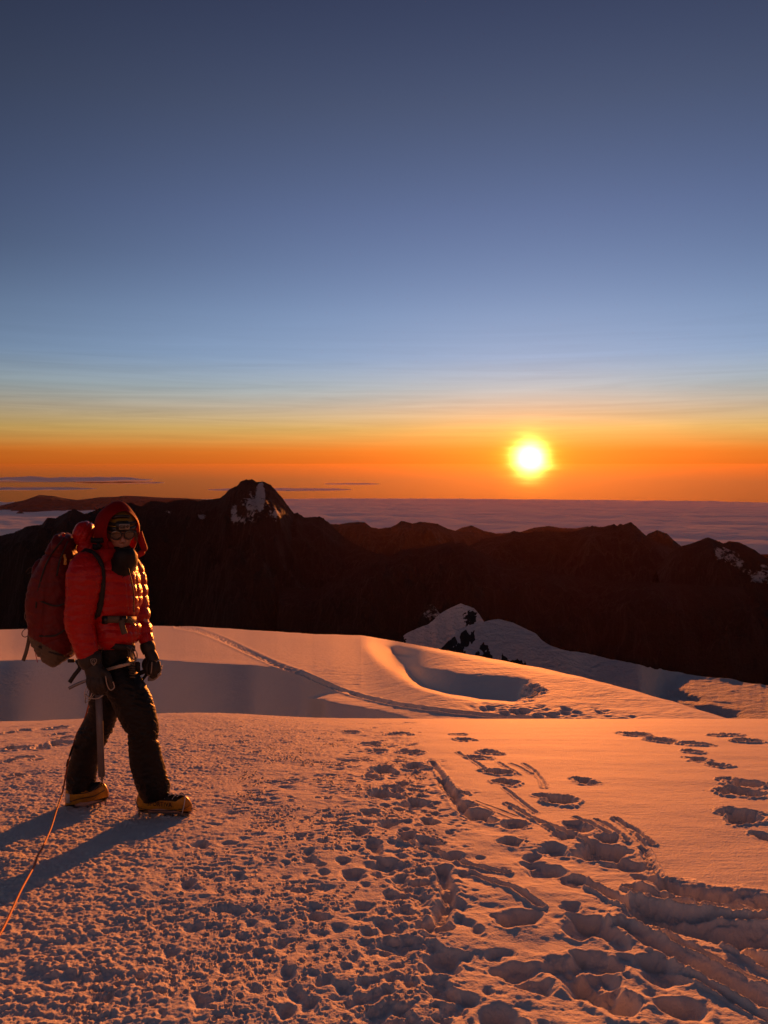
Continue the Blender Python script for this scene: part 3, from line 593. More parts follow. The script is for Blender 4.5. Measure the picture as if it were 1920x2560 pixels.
def boxm(bm, c, hx, hy, hz, rot=None, bev=.0):
    r_ = bmesh.ops.create_cube(bm, size=2)
    M = Matrix.Translation(c) @ (rot.to_4x4() if rot else Matrix.Identity(4)) @ Matrix.Diagonal((hx, hy, hz, 1))
    bmesh.ops.transform(bm, matrix=M, verts=r_['verts'])
    if bev: bmesh.ops.bevel(bm, geom=list({e for v in r_['verts'] for e in v.link_edges}), offset=bev, segments=2, affect='EDGES')
def ribbon(bm, pts, half, thick, wdir=(0, 1, 0), n=6):
    """flat webbing through world points; half width along wdir"""
    A = cr([tuple(p) for p in pts], n) if len(pts) > 2 else np.array([tuple(p) for p in pts]); rows = []
    W = Vector(wdir).normalized()
    for i in range(len(A)):
        t = (Vector(A[min(i+1, len(A)-1)])-Vector(A[max(i-1, 0)])).normalized(); w_ = (W-t*W.dot(t)).normalized(); nrm = t.cross(w_); c = Vector(A[i])
        rows.append([bm.verts.new(c+w_*a*half+nrm*b*thick) for a, b in ((-1, -1), (1, -1), (1, 1), (-1, 1))])
    for a, b in zip(rows, rows[1:]):
        for k in range(4): bm.faces.new((a[k], a[(k+1) % 4], b[(k+1) % 4], b[k]))
    bm.faces.new(rows[0][::-1]); bm.faces.new(rows[-1])
def remesh(bm, voxel, it=4, fac=.5):
    bmesh.ops.recalc_face_normals(bm, faces=bm.faces)
    me = bpy.data.meshes.new('tmp'); bm.to_mesh(me); bm.free(); o = bpy.data.objects.new('tmp', me); sc.collection.objects.link(o)
    md = o.modifiers.new('r', 'REMESH'); md.mode = 'VOXEL'; md.voxel_size = voxel
    if it: ms = o.modifiers.new('s', 'SMOOTH'); ms.iterations = it; ms.factor = fac
    dg = bpy.context.evaluated_depsgraph_get(); out = bpy.data.meshes.new_from_object(o.evaluated_get(dg)); bpy.data.objects.remove(o); out.shade_smooth(); return out
def fin(name, bm, mat, parent, smooth=True, base=None):
    bmesh.ops.recalc_face_normals(bm, faces=bm.faces)
    me = bpy.data.meshes.new(name); bm.to_mesh(me); bm.free()
    if smooth: me.shade_smooth()
    return link(name, local(me, base), mat, parent)
def finm(name, me, mat, parent, base=None):
    me.name = name; me.materials.clear(); return link(name, local(me, base), mat, parent)
def co_np(me):
    a = np.empty(len(me.vertices)*3); me.vertices.foreach_get('co', a); n = np.empty(len(me.vertices)*3); me.vertices.foreach_get('normal', n)
    return a.reshape(-1, 3), n.reshape(-1, 3)
def push(me, amount):                  # move vertices along their normals
    a, n = co_np(me); a = a+n*amount[:, None]; me.vertices.foreach_set('co', a.astype(np.float32).ravel()); me.update()
def pix(a):                            # where in the photo
    den = a[:, 1]*cP-a[:, 2]*sP; return 960+FPX*a[:, 0]/den, 1280-FPX*(a[:, 1]*sP+a[:, 2]*cP)/den
def n3(a, s, seed):                    # cheap 3-D noise from two planes
    return .6*fbm(a[:, 0]*s+a[:, 1]*s*.7, a[:, 2]*s, 3, seed)+.4*fbm(a[:, 1]*s+5, a[:, 2]*s+a[:, 0]*s*.5, 3, seed+5)

# head frame: he looks towards the camera and a little to the photo's right, chin down
HF = Vector((.46, -.86, -.20)).normalized(); HR = Vector((-HF.y, HF.x, 0)).normalized(); HU = HF.cross(HR).normalized()*-1
if HU.z < 0: HU = -HU
HC = P(300, 1325, .0)
def H(r, u, f): return HC+HR*(r*PXM)+HU*(u*PXM)+HF*(f*PXM)      # offsets in photo pixels
HM = Matrix((HR, HU, HF)).transposed()

# body: one continuous surface
bm = bmesh.new()
ell(bm, H(0, 0, -6), 33*PXM, 46*PXM, 42*PXM, HM, 4)               # skull
ell(bm, H(0, -20, 12), 25*PXM, 28*PXM, 24*PXM, HM)                # jaw
ell(bm, H(0, -41, 24), 10*PXM, 8*PXM, 9*PXM, HM)                  # chin
tube(bm, [H(0, -3, 33), H(0, -12, 41), H(0, -19, 44)], [3.2*PXM, 4.6*PXM, 5.6*PXM], 10)   # nose
for s in (-1, 1):
    ell(bm, H(5*s, -21, 40), 3.4*PXM, 2.8*PXM, 3.4*PXM, HM, 2)   # nostril wings
    ell(bm, H(17*s, -15, 24), 10*PXM, 8*PXM, 9*PXM, HM)           # cheeks
    ell(bm, H(13*s, 6, 30), 10*PXM, 3*PXM, 6*PXM, HM, 2)         # brow
    ell(bm, H(33*s, -4, -6), 3*PXM, 10*PXM, 6*PXM, HM, 2)        # ears
ell(bm, H(0, -28.5, 34), 9*PXM, 2.2*PXM, 5*PXM, HM, 2); ell(bm, H(0, -33.5, 33), 8*PXM, 2.6*PXM, 5*PXM, HM, 2)   # lips
loft(bm, [(297,1370,.02,24,.055),(285,1400,.02,26,.06),(278,1425,.01,34,.14),(276,1470,.01,44,.15),(276,1540,.01,42,.13),(284,1610,.01,40,.14),(290,1660,.01,40,.14),(292,1690,.01,34,.12)])
NEAR = [(216,1408,-.17,22,.05),(212,1440,-.20,24,.055),(206,1497,-.21,20,.048),(199,1548,-.21,18,.042),(208,1595,-.22,17,.038),(222,1645,-.23,13,.03),(232,1672,-.23,14,.026)]
FAR = [(322,1418,.17,20,.05),(336,1450,.19,22,.05),(348,1510,.16,18,.045),(358,1562,.12,15,.04),(366,1604,.08,14,.033),(376,1635,.06,11,.028),(382,1655,.05,13,.025)]
loft(bm, NEAR); loft(bm, FAR)
LEGN = [(288,1672,-.06,40,.085),(310,1715,-.08,38,.085),(338,1780,-.09,34,.075),(357,1830,-.09,27,.062),(362,1880,-.08,27,.06),(372,1940,-.06,22,.05),(384,1985,-.05,18,.04),(388,2012,-.05,22,.035)]
LEGR = [(270,1680,.08,38,.085),(263,1740,.09,36,.085),(252,1800,.10,30,.072),(236,1840,.11,27,.062),(218,1890,.12,26,.06),(206,1940,.13,21,.05),(202,1972,.13,18,.04),(206,2000,.13,22,.035)]
loft(bm, LEGN); loft(bm, LEGR)
loft(bm, [(372,2018,-.05,10,.03),(400,2020,-.05,11,.038),(440,2022,-.05,9,.04),(462,2024,-.05,6,.03)])
loft(bm, [(190,2005,.13,10,.03),(212,2008,.13,11,.038),(240,2000,.13,9,.038),(258,1997,.13,6,.03)])
def finger(bm, pts, r): tube(bm, [P(*p) for p in pts], [r, r*.98, r*.9, r*.72][:len(pts)], 8, 5)
# fingers inside the gloves, closed over the axe heads
NF = [[(224,1688,-.262),(222,1706,-.275),(228,1722,-.268),(236,1730,-.245)],[(234,1690,-.268),(233,1710,-.282),(238,1727,-.272),(245,1734,-.245)],[(244,1691,-.266),(245,1711,-.280),(249,1727,-.268),(255,1733,-.245)],[(253,1690,-.258),(256,1708,-.270),(259,1721,-.258),(262,1727,-.24)]]
NT = [(252,1672,-.240),(266,1684,-.262),(275,1704,-.262),(281,1721,-.252)]
FFn = [[(372,1652,.02),(366,1668,.00),(370,1684,.0),(378,1690,.03)],[(380,1654,.01),(376,1672,-.01),(379,1690,.0),(387,1694,.03)],[(388,1655,.02),(387,1673,.0),(388,1688,.01),(394,1690,.04)],[(395,1655,.04),(397,1670,.02),(396,1683,.03),(399,1686,.06)]]
FT = [(372,1645,.05),(362,1654,.05),(361,1668,.05),(366,1680,.05)]
for f in NF+FFn: finger(bm, f, .0085)
finger(bm, NT, .010); finger(bm, FT, .010)
person = finm('person', remesh(bm, .0052, 3), M_skin, None); person.location = BASE
tag(person, 'climber in red hooded jacket, black trousers and yellow boots, standing on snow with ice axes', 'person')

# insulated jacket
def puff(s, per, amp): return amp*(abs(math.sin(math.pi*s/per))**.55-.6)
bm = bmesh.new()
loft(bm, [(272,1385,.01,30,.10),(272,1398,.01,48,.155),(274,1420,.01,60,.19),(277,1449,.01,68,.20),(279,1497,.01,72,.20),(276,1530,.01,66,.185),(275,1549,.01,60,.172),(281,1566,.01,67,.18),(286,1584,.01,67,.185),(287,1598,.01,60,.175),(287,1610,.01,46,.15)], 8, 40)
loft(bm, [(222,1392,-.15,20,.05),(214,1408,-.18,34,.07),(211,1430,-.20,41,.082),(209,1455,-.21,42,.085),(205,1497,-.215,38,.08),(198,1540,-.22,35,.075),(200,1568,-.22,34,.07),(207,1592,-.225,31,.066),(214,1618,-.23,28,.06),(220,1640,-.23,25,.055)], 8, 32)
loft(bm, [(316,1402,.14,20,.05),(330,1425,.18,28,.075),(340,1460,.19,27,.08),(347,1510,.17,24,.075),(357,1558,.13,20,.062),(364,1590,.10,17,.055),(366,1612,.08,15,.05)], 8, 28)
me = remesh(bm, .0055, 5); a, n = co_np(me); U_, V_ = pix(a); dep = a[:, 1]-Y0
isarm = sst(.0, 1, np.clip((-dep-.12)/.05, 0, 1))*(U_ < 258)
per = np.where(isarm > .5, 24.0, 30.0)
wv = V_+(U_-210)*np.where(isarm > .5, .10, -.05)+5*fbm(a[:, 0]*7, a[:, 2]*7, 2, 301)
q_ = np.abs(np.sin(np.pi*(wv-1392)/per))**.5
front = sst(300, 322, U_)*(dep < .1)
vert = np.abs(np.sin(np.pi*(U_-318-.12*(V_-1480))/13.0))**.5
belt = np.exp(-((V_-1550)/9)**2)*(1-isarm)
am = np.where(isarm > .5, .0045, .0085)*(q_-.55)+.004*n3(a, 26, 310)+.0035*n3(a, 60, 315)-.010*belt
am = am+front*.006*(vert-.6)*(V_ > 1400)*(1-isarm)
am += -.010*np.exp(-((V_-(1636))/4)**2)*isarm*0
push(me, am)
jacket = finm('jacket', me, M_down, person)
bm = bmesh.new()                                                     # the puffy hood pushed back behind the neck
ell(bm, P(212, 1336, .02), 27*PXM, .085, 33*PXM, None, 4); ell(bm, P(222, 1368, .02), 27*PXM, .09, 24*PXM, None, 4); ell(bm, P(238, 1392, .02), 30*PXM, .11, 18*PXM, None, 3)
me = remesh(bm, .0045, 5); a, n = co_np(me); U_, V_ = pix(a)
push(me, .007*(np.abs(np.sin(np.pi*(V_*.5+(U_-200)*.9)/15))**.5-.5)+.006*n3(a, 22, 320)+.003*n3(a, 60, 325))
finm('down_hood', me, M_down, jacket)
bm = bmesh.new(); ribbon(bm, [P(322,1400,-.10), P(336,1398,-.06), P(346,1404,-.0), P(352,1416,.04)], .012, .002, (0, -.3, 1)); ribbon(bm, [P(326,1392,-.08), P(338,1386,-.04), P(343,1392,.02)], .010, .003, (0, -.2, 1))
fin('collar_flap', bm, M_khaki, jacket)
bm = bmesh.new(); tube(bm, [P(316,1402,-.14), P(326,1440,-.16), P(334,1480,-.165), P(335,1530,-.15)], .003, 6); fin('zip', bm, M_black, jacket)
bm = bmesh.new(); tube(bm, [P(298,1432,-.185), P(312,1424,-.17), P(314,1434,-.17), P(306,1444,-.18)], .0025, 6); fin('chest_pull', bm, M_black, jacket)

# matt shell hood over the helmet, open to the face
HF0, HR0, HU0 = HF, HR, HU; HF = Vector((.66, -.73, -.14)).normalized(); HR = Vector((-HF.y, HF.x, 0)).normalized(); HU = HR.cross(HF).normalized()
if HU.z < 0: HU = -HU
HCo = HC+HR0*(-7*PXM)+HU0*(4*PXM)+HF0*(-4*PXM); bm = bmesh.new(); rows = []; seg = 56
for i in range(34):
    th = R(46)+(math.pi-R(46))*i/33; ring = []
    for k in range(seg):
        ph = 2*math.pi*k/seg; cu, su = math.cos(ph), math.sin(ph)
        Ru = 66 if su > 0 else 66+34*(-su)**1.3
        flare = 1+(.10*(-su) if su < 0 else 0)*(1 if i > 2 else 1.1)
        ro = 1+.025*math.sin(3*ph+th*2)*math.sin(th)+.02*math.sin(5*ph+1)*math.sin(th)
        rim = 1+(.06 if i == 0 else .03 if i == 1 else 0)
        ring.append(bm.verts.new(HCo+(HR*(cu*54*flare)+HU*(su*Ru))*(math.sin(th)*PXM*ro*rim)+HF*(math.cos(th)*52*PXM)))
    rows.append(ring)
for a, b in zip(rows, rows[1:]):
    for k in range(seg): bm.faces.new((a[k], a[(k+1) % seg], b[(k+1) % seg], b[k]))
inner = bmesh.ops.solidify(bm, geom=bm.faces[:], thickness=.004)
hood = fin('shell_hood', bm, M_shell, person); HF, HR, HU = HF0, HR0, HU0
bm = bmesh.new()                                                     # skirt of the shell over the shoulders, and its dark collar
loft(bm, [(272,1352,.02,30,.10),(268,1380,.01,38,.13),(272,1402,-.01,42,.15),(276,1416,-.02,30,.14)], 6, 32)
me = remesh(bm, .006, 4); a, n = co_np(me); push(me, .006*n3(a, 14, 330)); finm('shell_collar', me, M_shell, hood)
bm = bmesh.new()
bm2 = [P(336,1392,.02), P(352,1384,.04), P(361,1374,.05), P(354,1352,.06), P(347,1330,.06)]
ribbon(bm, bm2, .020, .003, (-.6, 0, -.9)); fin('hood_flap', bm, M_shell, hood)
bm = bmesh.new(); ribbon(bm, [P(228,1350,-.10), P(244,1352,-.115), P(258,1350,-.12)], .016, .004, (0, 0, 1)); ribbon(bm, [P(232,1366,-.10), P(244,1368,-.12), P(250,1360,-.125)], .016, .004, (0, 0, 1)); fin('hood_tab', bm, M_black, hood)
# neck gaiter
bm = bmesh.new(); loft(bm, [(314,1370,-.10,18,.045),(314,1384,-.10,26,.075),(312,1400,-.08,30,.09),(304,1416,-.05,32,.11)], 6, 28); ell(bm, H(0, -46, 16), 27*PXM, 15*PXM, 26*PXM, HM)
me = remesh(bm, .005, 4); a, n = co_np(me); push(me, .006*n3(a, 18, 335)); finm('neck_gaiter', me, M_black, person)
# helmet
bm = bmesh.new(); rows = []
for i in range(15):
    th = R(84)*i/14; ring = []
    for k in range(40):
        ph = 2*math.pi*k/40; rr = math.sin(th)*(1+.015*math.cos(6*ph)*math.sin(th))
        ring.append(bm.verts.new(H(0, 10, -5)+HR*(math.cos(ph)*40*rr*PXM)+HF*(math.sin(ph)*46*rr*PXM)+HU*(math.cos(th)*44*PXM)))
    rows.append(ring)
for a, b in zip(rows[1:], rows[2:]):
    for k in range(40): bm.faces.new((a[k], a[(k+1) % 40], b[(k+1) % 40], b[k]))
bm.faces.new(rows[1]); [bm.verts.remove(v) for v in rows[0]]
bmesh.ops.solidify(bm, geom=bm.faces[:], thickness=.004); helmet = fin('helmet', bm, M_gold, person)
def hring(u, k=1.02, fr=1.02, a0=0, a1=2*math.pi, n=40): return [H(0, 0, -5)+HR*(math.cos(t)*40*k*PXM)+HF*(math.sin(t)*46*fr*PXM)+HU*(u*PXM) for t in np.linspace(a0, a1, n)]
bm = bmesh.new(); ribbon(bm, hring(13.0, 1.03, 1.03), 5.0*PXM, .0025, tuple(HU), 1); fin('helmet_rim', bm, M_gloss, helmet)
bm = bmesh.new(); ribbon(bm, hring(25, 1.0, .99), 4.0*PXM, .002, tuple(HU), 1); fin('headlamp_strap', bm, M_strap, helmet)
bm = bmesh.new(); ribbon(bm, [H(-24, 40, 27), H(-8, 44, 32), H(6, 44, 32), H(18, 40, 28)], 4*PXM, .003, tuple(HU), 2); fin('helmet_vent', bm, M_gloss, helmet)
bm = bmesh.new(); boxm(bm, H(-1, 24, 43.5), 15.5*PXM, 10.5*PXM, 6*PXM, HM, .006); lamp = fin('headlamp', bm, M_gloss, helmet)
def outline(bm, cr_, cu, hw, hh, f, rad, r=.9, n=8):
    pts = []
    for (sx, sy, a0) in ((1, 1, 0), (-1, 1, 90), (-1, -1, 180), (1, -1, 270)):
        for t in range(n): a = R(a0+90*t/(n-1)); pts.append(H(cr_+sx*(hw-rad)+math.cos(a)*rad, cu+sy*(hh-rad)+math.sin(a)*rad, f))
    pts.append(pts[0]); tube(bm, pts, r*PXM, 6, 1, False)
bm = bmesh.new(); boxm(bm, H(2, 22.5, 49.6), 12.5*PXM, 7*PXM, .6*PXM, HM, .0012); fin('headlamp_face', bm, M_grey, lamp)
bm = bmesh.new(); outline(bm, -2.5, 22.5, 7.2, 4.0, 50.6, 3.6, .7); outline(bm, 9.3, 22.8, 2.9, 2.9, 50.6, 2.8, .7); fin('headlamp_lens_rim', bm, M_gloss, lamp)
bm = bmesh.new(); boxm(bm, H(-2.5, 22.5, 50.3), 5.4*PXM, 2.6*PXM, .4*PXM, HM, .001); ell(bm, H(9.3, 22.8, 50.3), 2.2*PXM, 2.2*PXM, .6*PXM, HM, 2); fin('headlamp_lens', bm, M_lens, lamp)
# sunglasses
bm = bmesh.new()
def lens(bm, r, u, rr, f, tilt):
    M = HM @ Matrix.Rotation(tilt, 3, 'Y'); ell(bm, H(r, u, f), rr*1.12*PXM, rr*PXM, 2.2*PXM, M, 3)
lens(bm, -15.5, -1.5, 11.5, 38.5, -.28); lens(bm, 16, -1.5, 11.5, 38.5, .28)
glasses = fin('sunglasses', bm, M_lens, person)
bm = bmesh.new()
for s, r0_ in ((-1, -15.5), (1, 16)):
    M = HM @ Matrix.Rotation(s*.28, 3, 'Y')
    tube(bm, [H(r0_, -1.5, 39)+M @ Vector((math.cos(t)*13.2*PXM, math.sin(t)*11.9*PXM, 0)) for t in np.linspace(0, 2*math.pi, 25)], 1.5*PXM, 6, 1, False)
    tube(bm, [H(s*29, 2, 35), H(s*35, 3, 18), H(s*36, 0, -6)], 1.6*PXM, 6)
tube(bm, [H(-5, 2, 42), H(0, 3.5, 43.5), H(5, 2, 42)], 1.5*PXM, 6); tube(bm, [H(-14, 9.5, 40), H(0, 10, 43.5), H(14, 9.5, 40)], 1.2*PXM, 6)
fin('glasses_frame', bm, M_gloss, glasses)
bm = bmesh.new(); rnd = random.Random(8)
for k in range(26):
    r0_ = rnd.uniform(30, 36); u0 = rnd.uniform(2, 10); pts = [H(r0_, u0, rnd.uniform(14, 24)), H(r0_+rnd.uniform(0, 4), u0-14, rnd.uniform(18, 28)), H(r0_+rnd.uniform(-3, 5), u0-rnd.uniform(22, 36), rnd.uniform(18, 30))]
    tube(bm, pts, .0009, 4, 4)
fin('hair', bm, M_hair, person)

# trousers
bm = bmesh.new()
loft(bm, [(286,1592,.01,44,.15),(286,1612,.01,47,.155),(284,1650,.01,46,.16),(288,1690,.01,50,.16),(292,1722,.01,46,.14)], 6, 36)
loft(bm, [(284,1670,-.06,44,.10),(302,1702,-.08,45,.105),(324,1740,-.09,46,.10),(342,1782,-.095,46,.095),(357,1821,-.095,39,.085),(358,1854,-.09,37,.082),(367,1909,-.075,41,.085),(380,1955,-.06,40,.085),(388,1980,-.05,38,.082),(392,1995,-.05,34,.075)], 8, 36)
loft(bm, [(272,1680,.08,42,.10),(264,1740,.09,40,.10),(258,1782,.10,37,.095),(249,1808,.105,38,.09),(232,1841,.11,38,.085),(217,1877,.12,36,.082),(206,1925,.13,37,.085),(202,1955,.13,37,.082),(206,1972,.13,33,.075)], 8, 36)
me = remesh(bm, .0055, 4); a, n = co_np(me); U_, V_ = pix(a)
fold = fbm(U_/26+V_/34, V_/15-U_/40, 4, 340, .55, ridged=True)
knee = np.exp(-((V_-1838)/26)**2)+.7*np.exp(-((V_-1960)/22)**2)+.6*np.exp(-((V_-1745)/30)**2)
push(me, .004*n3(a, 10, 342)+(.004+.010*knee)*(fold-.35)+.001*n3(a, 45, 346))
trousers = finm('trousers', me, M_trous, person)
for (x0, y0, x1, y1) in ((384,1800,391,1818),(383,1826,389,1838),(380,1850,392,1858)):
    bm = bmesh.new(); tube(bm, [P(x0,y0,-.155), P((x0+x1)/2+3,(y0+y1)/2,-.165), P(x1,y1,-.15)], .0022, 6); fin('trouser_piping', bm, M_khaki, trousers)

# boots with crampons
from mathutils.bvhtree import BVHTree
def boot(st, d, name_label, tilt_fix=0):
    bm = bmesh.new(); A = cr(st, 4); rings = []; seg = 24
    for (px, top, bot, hw) in A:
        ring = []
        for k in range(seg):
            a = 2*math.pi*k/seg; ca_, sa_ = math.cos(a), math.sin(a); e = .72
            yy = (top+bot)/2-math.copysign(abs(sa_)**e, sa_)*(bot-top)/2; w_ = math.copysign(abs(ca_)**e, ca_)*hw*(1-.28*max(0, sa_)**1.5)
            ring.append(bm.verts.new(P(px, yy, d+w_)))
        rings.append(ring)
    for a, b in zip(rings, rings[1:]):
        for k in range(seg): bm.faces.new((a[k], a[(k+1) % seg], b[(k+1) % seg], b[k]))
    bm.faces.new(rings[0]); bm.faces.new(rings[-1])
    return bm
BN = [(341,2000,2020,.018),(346,1984,2028,.034),(358,1977,2030,.040),(380,1974,2031,.040),(402,1976,2031,.041),(422,1984,2032,.046),(442,1986,2033,.049),(460,1988,2034,.046),(472,1996,2034,.038),(480,2010,2029,.018)]
BR = [(163,1982,2012,.018),(167,1962,2020,.034),(180,1957,2019,.040),(200,1956,2015,.040),(220,1958,2011,.040),(236,1955,2008,.044),(250,1954,2004,.045),(261,1958,2001,.040),(268,1968,1998,.032),(272,1980,1992,.016)]
def finish_boot(st, d, upper_line, label, sole):
    me = remesh(boot(st, d, label), .0035, 2)
    o = finm('boot', me, M_yel, person); o['label'] = label
    me.materials.append(M_gloss); me.materials.append(M_black)
    a, n = co_np(me); a = a+np.array(BASE); U_, V_ = pix(a); ul = lin(upper_line, U_); slx = lin(sole, U_)
    for p in me.polygons:
        vi = list(p.vertices); v = V_[vi].mean()
        p.material_index = 2 if v < ul[vi[0]] else (1 if v > slx[vi[0]] else 0)
    return o
boot_near = finish_boot(BN, -.05, [(340,1980),(358,1990),(372,1999),(400,2002),(425,2002),(440,2004),(452,1996),(462,1990),(480,1985)], 'front boot, toe to the right, yellow rubber with dark lettering', [(340,2024),(400,2028),(480,2028)])
boot_rear = finish_boot(BR, .13, [(160,1950),(185,1960),(205,1974),(225,1979),(240,1974),(252,1962),(262,1955),(275,1950)], 'rear boot, yellow rubber with a pale heel tab', [(160,2014),(215,2008),(275,1990)])
def details(o, segs, mat, name, r=.0022, d=-.05):
    bm = bmesh.new()
    for s in segs: tube(bm, [P(*p) for p in s], r, 6)
    return fin(name, bm, mat, o)
details(boot_near, [[(420,1990,-.10),(430,1984,-.085),(440,1990,-.095)],[(408,1986,-.095),(418,1980,-.08),(426,1988,-.09)],[(396,1996,-.094),(404,1988,-.09),(412,1996,-.096)],[(430,1998,-.098),(440,1986,-.09),(450,1984,-.07)],[(394,1984,-.09),(400,1992,-.094)],[(442,1992,-.096),(452,1986,-.085),(458,1988,-.07)]], M_white, 'laces', .0020)
details(boot_near, [[(342,2010,-.065),(346,2019,-.088),(380,2026,-.094),(420,2027,-.098),(456,2023,-.098),(474,2014,-.085)]], M_gloss, 'rand_seam', .0022)
details(boot_rear, [[(182,1985,.088),(210,1983,.086),(240,1972,.082),(256,1962,.085)],[(176,2004,.092),(200,1997,.086),(235,1990,.084),(262,1975,.088)]], M_gloss, 'rand_seam', .0024)
details(boot_rear, [[(226,1979,.086),(240,1970,.084),(252,1957,.09)]], M_khaki, 'laces', .003)
bm = bmesh.new(); boxm(bm, P(170,1996,.095), 6*PXM, .004, 13*PXM, None, .003); fin('heel_tab', bm, M_white, boot_rear)
# lettering on the side of the front boot, laid on its surface
cu_ = bpy.data.curves.new('lettering', 'FONT'); cu_.body = 'SPORTIVA'; cu_.size = 1; cu_.offset = .018; cu_.space_character = 1.08; to = bpy.data.objects.new('tmp_t', cu_); sc.collection.objects.link(to)
dg = bpy.context.evaluated_depsgraph_get(); tm = bpy.data.meshes.new_from_object(to.evaluated_get(dg)); bpy.data.objects.remove(to)
bmt = bmesh.new(); bmt.from_mesh(tm); bmesh.ops.triangulate(bmt, faces=bmt.faces); 
xs = [v.co.x for v in bmt.verts]; x0_, x1_ = min(xs), max(xs); ys = [v.co.y for v in bmt.verts]; yy0, yy1 = min(ys), max(ys)
bb = bmesh.new(); bb.from_mesh(boot_near.data); tree = BVHTree.FromBMesh(bb); camL = -BASE
for v in bmt.verts:
    u = (v.co.x-x0_)/(x1_-x0_); w_ = (v.co.y-yy0)/(yy1-yy0); px = 368+u*62; py = 2014+u*4.0-w_*11
    tgt = P(px, py, -.05)-BASE; dr = (tgt-camL).normalized(); hit = tree.ray_cast(camL, dr)
    v.co = (hit[0] if hit[0] else tgt)-dr*.0012
me = bpy.data.meshes.new('lettering'); bmt.to_mesh(me); bmt.free(); bb.free()
lt = link('lettering', me, M_gloss, boot_near)
def crampon(o, st, d, front, g):
    bm = bmesh.new(); xs = [s[0] for s in st]; x0, x1 = xs[0]+4, xs[-1]-6
    bot = lambda x: float(np.interp(x, xs, [s[2] for s in st])); hw = lambda x: float(np.interp(x, xs, [s[3] for s in st]))
    for s in (-1, 1):
        pts = [P(x, bot(x)+1.5, d+s*hw(x)*.86) for x in np.linspace(x0, x1, 12)]; ribbon(bm, pts, .004, .0016, (0, 0, 1), 2)
        for f in (.02, .22, .52, .68, .84, .97):
            x = x0+(x1-x0)*f; c = P(x, bot(x)+1, d+s*hw(x)*.9); t = P(x+1.0, bot(x)+g, d+s*hw(x)*1.0)
            tube(bm, [c, t], [.008, .002], 4, 1, False, .45, (0, 1, 0))
    for x in np.linspace(x0+10, x1-6, 4): ribbon(bm, [P(x, bot(x)+2, d-hw(x)*.86), P(x, bot(x)+2, d+hw(x)*.86)], .008, .0014, (1, 0, 0))
    for s in (-1, 1):
        q = [P(p[0], p[1], d+s*.022) for p in front]; tube(bm, q, [.006, .005, .0012], 5, 3, True, .5)
    c_ = fin('crampon', bm, M_metal, o, False); c_['label'] = 'steel crampon with spikes under the sole'; return c_
crampon(boot_near, BN, -.05, [(462,2030),(480,2022),(494,2028)], 17)
crampon(boot_rear, BR, .13, [(258,1998),(268,1994),(276,1999)], 15)
bm = bmesh.new(); tube(bm, [P(455,2034,-.098), P(461,2008,-.103), P(462,1990,-.085), P(455,1982,-.05), P(450,1984,-.015)], .0035, 6); fin('toe_bail', bm, M_white, boot_near)
bm = bmesh.new(); tube(bm, [P(346,2026,-.09), P(340,2006,-.07), P(338,1996,-.05), P(340,2006,-.03)], .003, 6); fin('heel_bail', bm, M_white, boot_near)

# gloves
def glove(label, cuff, palm, fingers, thumb, fr):
    bm = bmesh.new(); loft(bm, palm, 5, 24)
    for f in fingers: tube(bm, [P(*p) for p in f], [fr, fr, fr*.95, fr*.8], 10, 5)
    tube(bm, [P(*p) for p in thumb], [fr*1.15, fr*1.15, fr*1.08, fr*.9], 10, 5)
    me = remesh(bm, .0032, 2); a, n = co_np(me); push(me, .0022*n3(a, 40, 350)); g = finm('glove', me, M_glove, person); g['label'] = label
    bm = bmesh.new(); loft(bm, cuff, 5, 28); me = remesh(bm, .004, 2); a, n = co_np(me); push(me, .003*n3(a, 24, 352)); finm('cuff', me, M_glove, g); return g
g1 = glove('olive black glove gripping the head of the upright ice axe', [(221,1632,-.228,24,.05),(224,1644,-.23,29,.058),(228,1658,-.232,27,.055),(231,1667,-.235,23,.045)],
      [(230,1660,-.235,21,.042),(236,1676,-.24,23,.042),(241,1692,-.248,24,.038),(243,1704,-.255,22,.030)], [[tuple(q) for q in f] for f in NF], NT, .0165)
g2 = glove('olive black glove of the far hand holding the short axe', [(366,1606,.075,17,.045),(370,1618,.07,19,.048),(374,1632,.065,16,.04)],
      [(374,1628,.06,14,.035),(379,1642,.05,16,.035),(384,1655,.04,16,.030)], [[tuple(q) for q in f] for f in FFn], FT, .0135)
bm = bmesh.new(); tube(bm, [P(213,1736,-.275), P(226,1745,-.285), P(244,1746,-.285), P(258,1738,-.275)], .0035, 6); tube(bm, [P(264,1690,-.285), P(268,1712,-.285), P(276,1725,-.275), P(286,1718,-.27), P(282,1704,-.275)], .003, 6); fin('glove_piping', bm, M_cream, g1)
bm = bmesh.new(); tube(bm, [P(366,1676,-.01), P(372,1690,-.01), P(378,1680,-.02), P(380,1655,-.02)], .0025, 6); fin('glove_piping', bm, M_cream, g2)
bm = bmesh.new()
SH = [(-1, 1), (0, 1.12), (1, 1), (.92, 0), (.6, -.7), (0, -1.2), (-.6, -.7), (-.92, 0), (-1, 1)]
tube(bm, [P(234+x*7.2, 1655-y*7.0, -.290) for x, y in SH], .0013, 5, 3); tube(bm, [P(238,1651,-.291), P(232,1650,-.291), P(230,1655,-.291), P(233,1660,-.291), P(238,1658,-.291), P(237,1654,-.291), P(234,1655,-.291)], .0013, 5, 3)
fin('glove_badge', bm, M_cream, g1)

